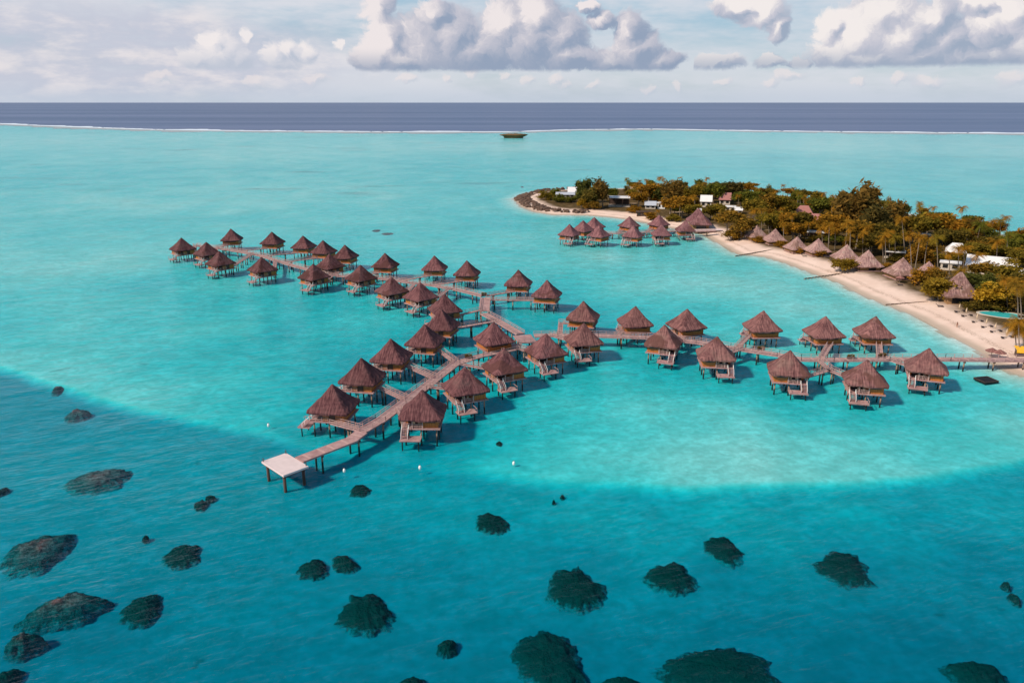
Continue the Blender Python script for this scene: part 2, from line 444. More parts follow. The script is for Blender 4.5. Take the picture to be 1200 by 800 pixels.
cr = layer(base, some(tiny, 815, 2000), **SOFT)
cr = layer(cr, right + some(big, 800, 2000), K((.90, .84, .82)), K((.57, .57, .65)), K((.34, .41, .53)), .1, eb, .32, (-9, 7), .97, .02, [(1012, 42, 60, 40), (1045, 14, 50, 26), (892, 12, 40, 26), (1188, 14, 40, 34), (980, 22, 30, 20)], -.08)
azs = lambda px: arc(px, 60)[0]
low_sky = choose(t.m('GREATER_THAN', az, azs(405)), closure(murk(cl)), choose(t.m('GREATER_THAN', az, azs(814)), closure(murk(cc)), closure(murk(cr))))
inband = t.m('MULTIPLY', t.m('LESS_THAN', el, 150.0), t.m('LESS_THAN', t.m('ABSOLUTE', az), 760.0))
t.l.new(choose(inband, closure(murk(base)), low_sky), out.inputs[0])
W.cycles.sampling_method = 'MANUAL'; W.cycles.sample_map_resolution = 256

SC.view_settings.view_transform = 'Standard'; SC.view_settings.look = 'None'
SC.view_settings.exposure = 0.0; SC.view_settings.gamma = 1.0; SC.view_settings.use_curve_mapping = False
SC.cycles.use_denoising = True; SC.cycles.transparent_max_bounces = 16; SC.cycles.max_bounces = 6; SC.cycles.diffuse_bounces = 2
SC.cycles.sample_clamp_indirect = 4

# ------------------------------------------------------------------ terrain
def seg_dist(P, poly, closed=False):
    """distance of each row of P to a polyline"""
    q = np.array(poly, float); a = q if closed else q[:-1]; b = np.roll(q, -1, 0) if closed else q[1:]
    best = np.full(len(P), 1e9)
    for (ax, ay), (bx, by) in zip(a, b):
        dx, dy = bx - ax, by - ay; L = dx*dx + dy*dy + 1e-9
        s = np.clip(((P[:, 0]-ax)*dx + (P[:, 1]-ay)*dy) / L, 0, 1)
        best = np.minimum(best, np.hypot(P[:, 0]-ax-s*dx, P[:, 1]-ay-s*dy))
    return best
def inside(P, poly):
    q = np.array(poly, float); r = np.zeros(len(P), bool); j = len(q) - 1
    for i in range(len(q)):
        xi, yi, xj, yj = *q[i], *q[j]
        c = ((yi > P[:, 1]) != (yj > P[:, 1])) & (P[:, 0] < (xj-xi)*(P[:, 1]-yi)/(yj-yi+1e-12)+xi)
        r ^= c; j = i
    return r
_tab = RNG.random((256, 256))
def vnoise(x, y):
    xi, yi = np.floor(x).astype(int), np.floor(y).astype(int); fx, fy = x-xi, y-yi
    fx = fx*fx*(3-2*fx); fy = fy*fy*(3-2*fy)
    g = lambda a, b: _tab[a & 255, b & 255]
    return (g(xi, yi)*(1-fx)+g(xi+1, yi)*fx)*(1-fy)+(g(xi, yi+1)*(1-fx)+g(xi+1, yi+1)*fx)*fy
def fbm(x, y, o=4):
    r = 0; a = .5
    for _ in range(o): r = r + a*(vnoise(x, y)-.5); x, y, a = x*2.03+17.3, y*2.03+9.1, a*.5
    return r
def XY(lst, z=0): return [tuple(G(a, b, z)[:2]) for a, b in lst]

coast_front = [(604, 233), (612, 242), (628, 248), (650, 251.5), (690, 252), (720, 254.5), (745, 258), (768, 263), (790, 267), (812, 270), (828, 275), (850, 288), (868, 297), (900, 300.5), (930, 310), (960, 321), (985, 330), (1003, 340), (1040, 356), (1070, 367), (1100, 383), (1130, 399), (1158, 415), (1172, 428), (1195, 437), (1240, 448), (1330, 450)]
coast_back = [(1440, 380), (1420, 320), (1300, 296), (1200, 283), (1150, 270), (1100, 258), (1040, 247), (960, 234), (880, 226), (830, 223), (760, 221), (700, 221.5), (650, 223), (622, 226)]
ISLE = XY(coast_front + coast_back)
def isle_sd(P):
    d = seg_dist(P, ISLE, True); d = d + 0
    d = np.where(inside(P, ISLE), d, -d)
    return d + 1.6 * fbm(P[:, 0]/9, P[:, 1]/9, 3)

# edge of the shelf: pale sand inside, deeper water on the near side
edge = XY([(-260, 350), (-120, 397), (0, 430), (60, 446), (110, 461), (160, 476), (210, 487), (260, 497), (310, 507), (350, 517), (400, 527), (450, 532), (500, 540), (560, 551), (620, 560), (700, 566), (800, 569), (900, 568), (1000, 565), (1070, 560), (1130, 552), (1200, 540), (1280, 520), (1400, 480), (1600, 430)])
shelf_poly = edge + [(6000, 1500), (6000, 4000), (-6000, 4000), (-6000, 600)]
deep_pts = [  # depth soundings
    (20, 425, 1.05), (90, 445, 1.1), (160, 462, 1.2), (230, 478, 1.35), (290, 490, 1.6),
    (100, 300, .95), (60, 390, 1.55), (200, 420, 1.7), (320, 400, 2.0), (300, 470, 2.1), (250, 340, 1.6), (420, 370, 1.9), (430, 470, 3.7), (380, 500, 3.7), (500, 430, 3.7), (560, 470, 3.7), (560, 400, 3.2), (620, 350, 2.3), (600, 430, 3.4), (520, 510, 3.3), (470, 525, 3.4), (540, 450, 3.8), (640, 420, 2.8), (600, 500, 1.7), (660, 470, 1.35), (700, 530, .85), (800, 540, .75), (900, 540, .75), (1000, 530, .85), (1100, 520, .95), (1180, 500, .95), (640, 530, 1.3), (600, 545, 1.7), (750, 480, 1.05), (850, 480, 1.05), (700, 440, 2.0), (780, 430, 2.5), (860, 440, 2.3), (950, 470, 1.9), (1020, 470, 2.2), (1090, 460, 2.2), (1150, 470, 1.1), (900, 400, 1.3), (750, 340, .9), (850, 330, .75), (950, 360, .8), (1060, 400, .75), (700, 300, .85), (600, 290, 1.3), (520, 260, 1.4), (400, 230, 1.0), (200, 240, .95), (600, 220, 1.25), (900, 200, 1.35), (1100, 200, 1.35), (1150, 240, 1.3), (300, 180, .85), (900, 170, .8), (600, 172, .7), (100, 165, .8), (1150, 175, .85)]
DP = np.array([(*G(a, b)[:2], c) for a, b, c in deep_pts])
low_pts = [(40, 470, 5.0), (10, 445, 5.3), (100, 475, 5.3), (170, 490, 5.2), (-60, 425, 5.2), (200, 500, 4.6), (150, 520, 4.7), (250, 540, 4.8), (360, 560, 5.2), (480, 560, 4.2), (560, 590, 4.5), (700, 590, 3.7), (850, 590, 3.2), (1000, 590, 3.3), (1150, 580, 3.9), (780, 620, 4.2), (930, 620, 4.1), (1080, 620, 4.6), (100, 620, 5.6), (300, 680, 6.2), (500, 660, 6.3), (700, 650, 6.2), (850, 660, 6.4), (1000, 650, 6.5), (1150, 650, 6.8), (100, 760, 7.4), (300, 780, 7.4), (500, 780, 7.4), (700, 770, 7.8), (900, 740, 7.8), (1100, 740, 8.2), (1000, 800, 9.2), (1200, 800, 9), (-100, 800, 8)]
LP = np.array([(*G(a, b)[:2], c) for a, b, c in low_pts])
def idw(P, D):
    num = 0; den = 0
    for px_, py_, c in D:
        r2 = (P[:, 0]-px_)**2 + (P[:, 1]-py_)**2
        w = 1 / (r2 + (0.05*math.hypot(px_, py_))**2)**1.7
        num = num + w*c; den = den + w
    return num/den
def seabed_z(P):
    e = seg_dist(P, edge); e = np.where(inside(P, shelf_poly), e, -e)
    e = e + 2.2*fbm(P[:, 0]/11, P[:, 1]/11, 4) + 4.0*fbm(P[:, 0]/38, P[:, 1]/38, 2)
    hi = idw(P, DP) * (1 + .95*fbm(P[:, 0]/24, P[:, 1]/30, 5)); lo = idw(P, LP) * (1 + .10*fbm(P[:, 0]/40, P[:, 1]/40, 3))
    # steep by the sand bar, gentler by the huts
    wdt = np.where(P[:, 0] > -20, 2.2, 1.2)
    k = np.clip(.5 + e/(2*wdt), 0, 1); k = k*k*(3-2*k)
    dep = lo*(1-k) + hi*k
    s = -isle_sd(P)
    dep = np.minimum(dep, np.maximum(s, 0)*.075 + np.maximum(s-14, 0)*.05)
    dep = np.where(s <= 0, .6, dep)
    return -dep * SQ

def grid_obj(name, X, Y, Z, mat, keep=None, attr=None):
    nr, nc = X.shape
    co = np.stack([X, Y, Z], -1).reshape(-1, 3)
    idx = np.arange(nr*nc).reshape(nr, nc)
    q = np.stack([idx[:-1, :-1], idx[:-1, 1:], idx[1:, 1:], idx[1:, :-1]], -1).reshape(-1, 4)
    if keep is not None:
        q = q[keep.reshape(-1)[q].any(1)]
        used = np.unique(q); mp = np.full(len(co), -1); mp[used] = np.arange(len(used)); q = mp[q]; co = co[used]
        if attr is not None: attr = attr.reshape(-1)[used]
    elif attr is not None: attr = attr.reshape(-1)
    me = bpy.data.meshes.new(name)
    me.vertices.add(len(co)); me.vertices.foreach_set('co', co.ravel().astype(np.float32))
    me.loops.add(q.size); me.loops.foreach_set('vertex_index', q.ravel().astype(np.int32))
    me.polygons.add(len(q)); me.polygons.foreach_set('loop_start', np.arange(0, q.size, 4, dtype=np.int32)); me.polygons.foreach_set('loop_total', np.full(len(q), 4, np.int32))
    if attr is not None:
        a = me.attributes.new('inland', 'FLOAT', 'POINT'); a.data.foreach_set('value', attr.astype(np.float32))
    me.update(); me.shade_smooth(); me.materials.append(MATS[mat])
    n = me.polygons[0].normal
    if n.z < 0: me.flip_normals()
    return link(name, me)

reef_px = [(-500, 137), (-200, 140), (0, 145.2), (90, 149), (180, 152), (300, 153.6), (450, 154.6), (600, 154.6), (680, 152.2), (760, 151.4), (860, 153.2), (1000, 154.8), (1200, 156.6), (1400, 157.5), (1700, 157)]
REEF = XY(reef_px)
rr = 50 * (3600/50) ** (np.arange(560)/559); aa = np.radians(np.linspace(-56, 56, 620))
AA, RR = np.meshgrid(aa, rr); X, Y = RR*np.sin(AA), RR*np.cos(AA)
Z = seabed_z(np.stack([X.ravel(), Y.ravel()], -1)).reshape(X.shape)
tag(grid_obj('seabed', X, Y, Z, 'sand_bottom'), kind='structure')

gx = np.arange(-5, 520, 1.6); gy = np.arange(165, 680, 1.6)
X, Y = np.meshgrid(gx, gy); Pp = np.stack([X.ravel(), Y.ravel()], -1); SD = isle_sd(Pp)
hz = np.where(SD < 0, .075*SQ*SD + .03, np.minimum(.10*SD + .03, 1.5 + .012*SD)) + np.where(SD > 6, .35*fbm(Pp[:, 0]/14, Pp[:, 1]/14, 3), 0)
def land_z(p):
    q = np.array([[p[0], p[1]]]); s = isle_sd(q)[0]
    return float(.075*SQ*s if s < 0 else min(.10*s+.03, 1.5+.012*s))
def land(px, py):
    """point of the island ground shown at a spot of the photograph"""
    p = G(px, py, 1.5)
    for _ in range(3): p = G(px, py, land_z(p))
    return p
isle = grid_obj('island_ground', X, Y, hz.reshape(X.shape), 'island_ground', keep=(SD > -1.6), attr=SD)
tag(isle, kind='structure')

# lagoon sheet up to the reef, open sea beyond it
b = MB()
nR = len(REEF)
b.add([(x_, y_, 0) for x_, y_ in REEF] + [(x_, -400, 0) for x_, y_ in REEF], [(i, nR+i, nR+i+1, i+1) for i in range(nR-1)])
lag = b.build('lagoon_water', 'lagoon_surface'); tag(lag, kind='structure')
b = MB()
n = len(REEF)
farp = [(x_*90000/y_, 90000) for x_, y_ in REEF]
b.add([(x_, y_, 0) for x_, y_ in REEF] + [(x_, y_, 0) for x_, y_ in farp], [(i, i+1, n+i+1, n+i) for i in range(n-1)])
tag(b.build('ocean', 'ocean_surface'), kind='structure')

# reef flat and the line of surf along it
def strip_along(name, mat, line, f_near, f_far, zf, step=6.0, wob=0):
    pts = []
    for (ax, ay), (bx, by) in zip(line[:-1], line[1:]):
        L = math.hypot(bx-ax, by-ay); k = max(1, int(L/step))
        pts += [(ax+(bx-ax)*i/k, ay+(by-ay)*i/k) for i in range(k)]
    pts.append(line[-1]); A = np.array(pts)
    nv = fbm(A[:, 0]/60, A[:, 0]*0+3.7, 4); nv2 = fbm(A[:, 0]/23, A[:, 0]*0+31.7, 3)
    bm_ = MB(); rows = []
    for i, (x_, y_) in enumerate(pts):
        a, c = f_near(nv[i], nv2[i]), f_far(nv[i], nv2[i])
        rows.append([(x_, y_+a, .01), (x_, y_+a+(c-a)*.3, zf), (x_, y_+a+(c-a)*.7, zf*.8), (x_, y_+c, .01)])
    vs = [v for r_ in rows for v in r_]
    bm_.add(vs, [(4*i+k, 4*i+k+1, 4*i+5+k, 4*i+4+k) for i in range(len(rows)-1) for k in range(3)])
    return bm_.build(name, mat, smooth=True)
simple_mat('reef_flat', (.30, .36, .40), .25, .02, .9, 0, (.3, 1, 1))
tag(strip_along('reef_flat', 'reef_flat', REEF, lambda a, c: -70-220*abs(a)-120*c, lambda a, c: 12, .06, 12), kind='structure')
tag(strip_along('surf', 'foam', REEF, lambda a, c: -6-20*a, lambda a, c: 8+190*max(a, -.05)+150*max(c, -.03), 1.2, 6), kind='structure')

# ------------------------------------------------------------------ thatched roofs and huts
def roof_mb(half, z0, z1, n_side=9, levels=10, sag=.35, lip=.38, exp=9.0, cap=.36, seed=1):
    rg = random.Random(seed); b = MB(); N = n_side*4
    def ring(r, z, jit=0):
        out = []
        for k in range(N):
            a = (k+.5)/N*2*math.pi
            c, s = math.cos(a), math.sin(a)
            q = r / ((abs(c)**exp + abs(s)**exp)**(1/exp))
            out.append((c*q*(1+rg.uniform(-jit, jit)*.4), s*q*(1+rg.uniform(-jit, jit)*.4), z + rg.uniform(-jit, jit)*3))
        return out
    rings = [ring(half-.9, z0-.02), ring(half-.06, z0-lip, .035)]
    for i in range(levels+1):
        s = i/levels
        r = half*(1-s) + cap*s
        z = z0 + (z1-z0)*s - sag*math.sin(math.pi*min(1, s*1.05))*(1-s*.3)
        rings.append(ring(r, z, .02 if i < levels else 0))
    vs = [v for r_ in rings for v in r_]; fs = []
    for i in range(len(rings)-1):
        for k in range(N): fs.append((i*N+k, i*N+(k+1)%N, (i+1)*N+(k+1)%N, (i+1)*N+k))
    fs.append(tuple((len(rings)-1)*N+k for k in range(N)))
    b.add(vs, fs); return b

def rail(b, pts, h=1.0, step=1.6, w=.09, rails=(1.0, .5)):
    """posts and two rails along a polyline"""
    for a, c in zip(pts[:-1], pts[1:]):
        a, c = Vector(a), Vector(c); L = (c-a).length; n = max(1, round(L/step))
        for i in range(n+1):
            p = a.lerp(c, i/n); b.bar(p, p+Vector((0, 0, h+.06)), w)
        for r in rails: b.bar(a+Vector((0, 0, h*r)), c+Vector((0, 0, h*r)), w*.8)

DECK_Z = 2.75
def make_hut(mir):
    """hut on stilts; veranda looks to -y, opening at -x (or +x when mirrored), entrance on that side"""
    s = -1 if mir else 1
    root = thing('overwater_hut', 'hut', 'hut', group='thatched huts on stilts over the lagoon')
    roof = roof_mb(4.95, 4.95, 9.75, seed=3+mir).build('thatch_roof', 'thatch', root)
    cb = MB(); cb.tube([(0, 0, 9.55), (0, 0, 9.85), (0, 0, 10.1)], [.55, .42, .12], 8); cb.build('ridge_cap', 'thatch', roof)
    # wall footprint with the recessed veranda
    b = MB(); W_ = 3.75
    foot = [(-W_, -1.2), (.3, -1.2), (.3, -W_), (W_, -W_), (W_, W_), (-W_, W_)]
    foot = [(a*s, c) for a, c in foot]
    b.prism(foot, DECK_Z+.004, 5.35)
    wall = b.build('wall', 'bamboo', root)
    b = MB()
    for a, c, r_ in ((W_+.03, 0, 0), (0, W_+.03, 90), (2.0, -W_-.03, 90)):
        b.box((a*s, c, 4.18), (.05, 5.2 if r_ == 0 or c > 0 else 2.4, .5), R(r_))
    b.build('window', 'door_glass', wall)
    b = MB(); b.box((-1.75*s, -1.235, 3.75), (2.9, .06, 1.95)); b.build('sliding_door', 'door_glass', root)
    b = MB(); b.box((-(W_+.035)*s, .9, 3.72), (.06, 1.5, 1.9)); b.build('door', 'dark_timber', root)
    b = MB(); b.box((0, 0, DECK_Z-.13), (8.5, 8.6, .26)); b.build('deck', 'deck_timber', root)
    for k in (-2.7, 0, 2.7):
        b = MB(); b.box((0, 0, DECK_Z-.42), (.22, 8.0, .3)); b.build('floor_beam', 'dark_timber', root, loc=(k, 0, 0))
    b = MB()
    rail(b, [(-4.1*s, .1, DECK_Z), (-4.1*s, -4.15, DECK_Z)])
    rail(b, [(-2.4*s, -4.15, DECK_Z), (.5*s, -4.15, DECK_Z)])
    for k in range(9): b.bar((s*(-2.4+.36*k), -4.15, DECK_Z+.08), (s*(-2.4+.36*k), -4.15, DECK_Z+.95), .05)
    b.build('railing', 'rail_wood', root)
    for k in (-4.05, -1.8, .4):
        b = MB(); b.bar((0, 0, DECK_Z), (0, 0, 5.0), .16); b.build('veranda_post', 'rail_wood', root, loc=(k*s, -4.15, 0))
    for px_ in (-3.4, 0, 3.4):
        for py_ in (-3.5, 0, 3.5):
            b = MB(); b.tube([(0, 0, -2.4), (0, 0, DECK_Z-.27)], [.20, .17], 8); b.build('pile', 'pile_timber', root, True, (px_, py_, 0))
    # swim platform and the steps down to it
    b = MB(); b.box((-1.95*s, -5.75, .95), (4.5, 2.7, .2))
    for k in range(5): b.box((s*-1.95, -4.55-.6*k, 1.06), (4.5, .5, .03))
    pl = b.build('swim_platform', 'deck_timber', root)
    for k in (-3.7, -.2):
        b = MB(); b.tube([(0, 0, -2.4), (0, 0, .84)], .15, 7); b.build('pile', 'pile_timber', pl, True, (k*s, -6.4, 0))
    b = MB()
    for k in range(7):
        b.box((-3.3*s, -4.35-.26*k, DECK_Z-.25-.24*k), (1.3, .3, .06))
    for e in (-.68, .68): b.bar((s*(-3.3+e), -4.25, DECK_Z-.1), (s*(-3.3+e), -6.1, 1.1), .1, .22)
    st = b.build('steps', 'deck_timber', root)
    for e in (-.72, .72):
        b = MB()
        b.bar((s*(-3.3+e), -4.2, DECK_Z+.95), (s*(-3.3+e), -6.1, 2.0), .08)
        for y_, z_, z2 in ((-4.25, DECK_Z-.1, DECK_Z+.95), (-6.1, 1.06, 2.0)): b.bar((s*(-3.3+e), y_, z_), (s*(-3.3+e), y_, z2), .09)
        b.build('handrail', 'white_paint', st)
    b = MB()
    b.bar((.2*s, -7.0, 1.0), (.2*s, -7.0, 2.0), .1)
    b.bar((-1.0*s, -7.0, 1.95), (.2*s, -7.0, 1.95), .08); b.bar((.2*s, -7.0, 1.95), (.2*s, -4.4, 1.95), .08)
    b.build('platform_rail', 'rail_wood', pl)
    # table and chairs under the eave
    return root

def make_seat():
    root = thing('patio_chair', 'chair', 'chair', group='patio chairs on hut verandas')
    b = MB(); b.box((0, 0, .42), (.55, .55, .08)); b.build('seat', 'canvas', root)
    b = MB(); b.box((0, .27, .72), (.55, .07, .55)); b.build('backrest', 'canvas', root)
    b = MB()
    for a in (-.23, .23):
        for c in (-.23, .23): b.bar((a, c, 0), (a, c, .39), .05)
    b.build('leg_frame', 'dark_timber', root)
    return root

# apex on the photograph, position of the near roof corner between the left and right ones, which face has the veranda
# (R right face, L left face, BL back left, BR back right), mirrored, tint, walkway joint, label, short name
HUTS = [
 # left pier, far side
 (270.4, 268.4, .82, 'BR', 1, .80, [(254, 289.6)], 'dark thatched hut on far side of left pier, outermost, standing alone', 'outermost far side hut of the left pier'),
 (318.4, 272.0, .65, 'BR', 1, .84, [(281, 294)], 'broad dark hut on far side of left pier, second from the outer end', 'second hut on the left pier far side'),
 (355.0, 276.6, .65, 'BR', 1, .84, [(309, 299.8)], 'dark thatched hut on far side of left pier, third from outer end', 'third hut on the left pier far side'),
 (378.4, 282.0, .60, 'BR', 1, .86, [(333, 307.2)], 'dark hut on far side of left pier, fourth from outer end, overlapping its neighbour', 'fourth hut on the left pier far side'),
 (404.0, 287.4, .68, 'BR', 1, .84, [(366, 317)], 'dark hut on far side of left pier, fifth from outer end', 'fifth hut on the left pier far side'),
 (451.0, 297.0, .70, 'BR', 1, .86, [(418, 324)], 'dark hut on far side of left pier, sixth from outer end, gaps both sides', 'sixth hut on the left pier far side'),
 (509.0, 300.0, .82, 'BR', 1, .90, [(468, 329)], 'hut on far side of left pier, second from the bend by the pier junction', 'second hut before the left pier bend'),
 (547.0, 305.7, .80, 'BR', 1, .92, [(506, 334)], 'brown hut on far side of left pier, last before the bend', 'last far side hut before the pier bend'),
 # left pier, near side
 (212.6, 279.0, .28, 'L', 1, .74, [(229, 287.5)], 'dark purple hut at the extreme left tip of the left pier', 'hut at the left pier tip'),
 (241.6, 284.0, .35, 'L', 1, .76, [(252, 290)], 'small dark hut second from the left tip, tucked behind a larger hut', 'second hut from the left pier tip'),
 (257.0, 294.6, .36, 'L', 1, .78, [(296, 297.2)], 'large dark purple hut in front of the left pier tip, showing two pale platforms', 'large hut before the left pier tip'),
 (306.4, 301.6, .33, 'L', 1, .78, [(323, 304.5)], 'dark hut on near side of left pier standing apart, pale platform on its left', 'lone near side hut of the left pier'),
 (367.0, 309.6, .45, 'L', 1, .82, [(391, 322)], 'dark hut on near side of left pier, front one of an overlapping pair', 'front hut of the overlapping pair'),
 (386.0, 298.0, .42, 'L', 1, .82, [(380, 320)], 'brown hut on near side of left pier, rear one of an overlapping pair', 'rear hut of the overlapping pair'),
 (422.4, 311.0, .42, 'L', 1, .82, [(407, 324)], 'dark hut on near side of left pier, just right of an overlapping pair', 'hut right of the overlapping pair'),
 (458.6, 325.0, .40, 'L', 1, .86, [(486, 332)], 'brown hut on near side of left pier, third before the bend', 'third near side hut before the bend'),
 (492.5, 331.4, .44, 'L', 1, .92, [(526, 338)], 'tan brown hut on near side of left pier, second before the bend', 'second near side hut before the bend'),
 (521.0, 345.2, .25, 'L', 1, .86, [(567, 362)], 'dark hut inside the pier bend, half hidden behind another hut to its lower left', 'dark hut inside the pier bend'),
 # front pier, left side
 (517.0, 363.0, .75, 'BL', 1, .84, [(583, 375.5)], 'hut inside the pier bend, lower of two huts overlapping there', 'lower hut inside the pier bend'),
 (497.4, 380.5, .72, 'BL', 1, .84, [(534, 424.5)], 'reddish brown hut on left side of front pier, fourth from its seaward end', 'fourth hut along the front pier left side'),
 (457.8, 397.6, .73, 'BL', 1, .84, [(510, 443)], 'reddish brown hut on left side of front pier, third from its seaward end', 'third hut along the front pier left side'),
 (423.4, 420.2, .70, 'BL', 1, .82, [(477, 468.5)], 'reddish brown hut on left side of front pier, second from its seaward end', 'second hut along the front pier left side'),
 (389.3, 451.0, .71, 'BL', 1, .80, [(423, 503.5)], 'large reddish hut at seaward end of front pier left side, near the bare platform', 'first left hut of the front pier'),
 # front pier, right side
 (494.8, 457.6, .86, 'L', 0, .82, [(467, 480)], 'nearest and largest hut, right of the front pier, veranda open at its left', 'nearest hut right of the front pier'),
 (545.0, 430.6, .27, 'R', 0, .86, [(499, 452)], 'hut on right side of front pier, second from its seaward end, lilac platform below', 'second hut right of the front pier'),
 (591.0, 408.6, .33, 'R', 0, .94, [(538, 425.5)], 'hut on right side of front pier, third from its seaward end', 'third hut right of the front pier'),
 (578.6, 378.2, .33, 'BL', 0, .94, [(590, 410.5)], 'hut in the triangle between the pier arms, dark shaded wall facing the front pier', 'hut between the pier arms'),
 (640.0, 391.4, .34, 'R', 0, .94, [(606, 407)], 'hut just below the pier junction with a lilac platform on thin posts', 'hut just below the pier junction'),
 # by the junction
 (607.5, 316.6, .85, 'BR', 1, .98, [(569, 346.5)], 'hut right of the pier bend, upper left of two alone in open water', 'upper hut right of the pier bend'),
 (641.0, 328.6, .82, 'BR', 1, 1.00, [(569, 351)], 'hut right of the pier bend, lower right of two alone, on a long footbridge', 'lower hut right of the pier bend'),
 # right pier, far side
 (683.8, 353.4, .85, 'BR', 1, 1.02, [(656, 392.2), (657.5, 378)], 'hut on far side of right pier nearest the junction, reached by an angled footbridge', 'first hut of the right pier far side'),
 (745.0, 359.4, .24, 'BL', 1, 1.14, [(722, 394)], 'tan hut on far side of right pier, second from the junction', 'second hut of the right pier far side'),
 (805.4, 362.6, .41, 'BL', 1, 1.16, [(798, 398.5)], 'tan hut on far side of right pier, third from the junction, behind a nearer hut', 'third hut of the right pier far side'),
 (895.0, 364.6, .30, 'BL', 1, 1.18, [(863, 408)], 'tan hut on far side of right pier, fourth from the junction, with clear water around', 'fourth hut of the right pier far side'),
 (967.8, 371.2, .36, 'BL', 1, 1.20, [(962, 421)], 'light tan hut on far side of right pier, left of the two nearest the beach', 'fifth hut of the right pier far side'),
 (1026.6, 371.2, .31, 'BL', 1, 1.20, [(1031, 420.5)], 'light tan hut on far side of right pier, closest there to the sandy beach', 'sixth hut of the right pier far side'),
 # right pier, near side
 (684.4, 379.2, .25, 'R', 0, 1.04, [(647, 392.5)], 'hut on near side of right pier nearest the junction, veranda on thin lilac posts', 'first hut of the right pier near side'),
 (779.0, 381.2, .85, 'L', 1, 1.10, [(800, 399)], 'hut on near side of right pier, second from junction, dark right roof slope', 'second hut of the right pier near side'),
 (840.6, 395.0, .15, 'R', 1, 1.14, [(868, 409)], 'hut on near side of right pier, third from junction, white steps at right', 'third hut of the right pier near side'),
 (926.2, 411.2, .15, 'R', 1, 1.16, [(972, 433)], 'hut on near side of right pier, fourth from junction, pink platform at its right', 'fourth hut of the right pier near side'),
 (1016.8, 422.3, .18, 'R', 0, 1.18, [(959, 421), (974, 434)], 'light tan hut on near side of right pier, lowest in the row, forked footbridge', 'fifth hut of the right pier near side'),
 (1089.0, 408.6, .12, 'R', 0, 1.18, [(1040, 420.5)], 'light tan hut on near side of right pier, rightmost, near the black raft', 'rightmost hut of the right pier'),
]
APEX = 10.0
protos = [make_hut(0), make_hut(1)]
used = [False, False]
LINKS = []
hut_roots = []
for hi_, (ax, ay, tt, face, mir, tint, joint, label, short) in enumerate(HUTS):
    p = G(ax, ay, 9.9); p.z = 0
    th = math.atan2(tt, 1-tt)
    phi = math.atan2(-p.y, -p.x) + th + {'R': 0, 'L': -math.pi/2, 'BL': -math.pi, 'BR': math.pi/2}[face]
    yaw = phi + math.pi/2                      # local -y looks along phi
    if not used[mir]:
        o = protos[mir]; used[mir] = True; first = o; o.location = p; o.rotation_euler = (0, 0, yaw); o['label'] = label
    else: o = dup(protos[mir], p, yaw, 1.0, label)
    rg = random.Random(hi_)
    w = rg.uniform(.88, 1.08)
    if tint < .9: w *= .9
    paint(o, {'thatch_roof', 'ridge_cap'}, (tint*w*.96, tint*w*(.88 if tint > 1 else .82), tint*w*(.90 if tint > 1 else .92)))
    paint(o, {'deck', 'swim_platform', 'steps'}, (1.0, .93+.06*rg.random(), .95+.05*rg.random()))
    M = Matrix.Translation(p) @ Matrix.Rotation(yaw, 4, 'Z')
    s = -1 if mir else 1
    door = M @ Vector((-4.2*s, 1.0, DECK_Z))
    if face in ('L', 'BR') and mir:            # these are entered from the back side
        cand = [M @ Vector(q) for q in ((4.2, 1.0, DECK_Z), (1.0, 4.25, DECK_Z))]
    elif face == 'L': cand = [M @ Vector(q) for q in ((-4.2, 1.0, DECK_Z), (0, 4.25, DECK_Z))]
    else: cand = [M @ Vector(q) for q in ((-4.2*s, 1.0, DECK_Z), (0, 4.25, DECK_Z), (4.2*s, 1.0, DECK_Z))]
    j = G(*joint[-1], DECK_Z)
    end = min(cand, key=lambda q: (q-j).length)
    LINKS.append(([G(*q, DECK_Z) for q in joint] + [end], short))
    hut_roots.append((o, M, s, tint))

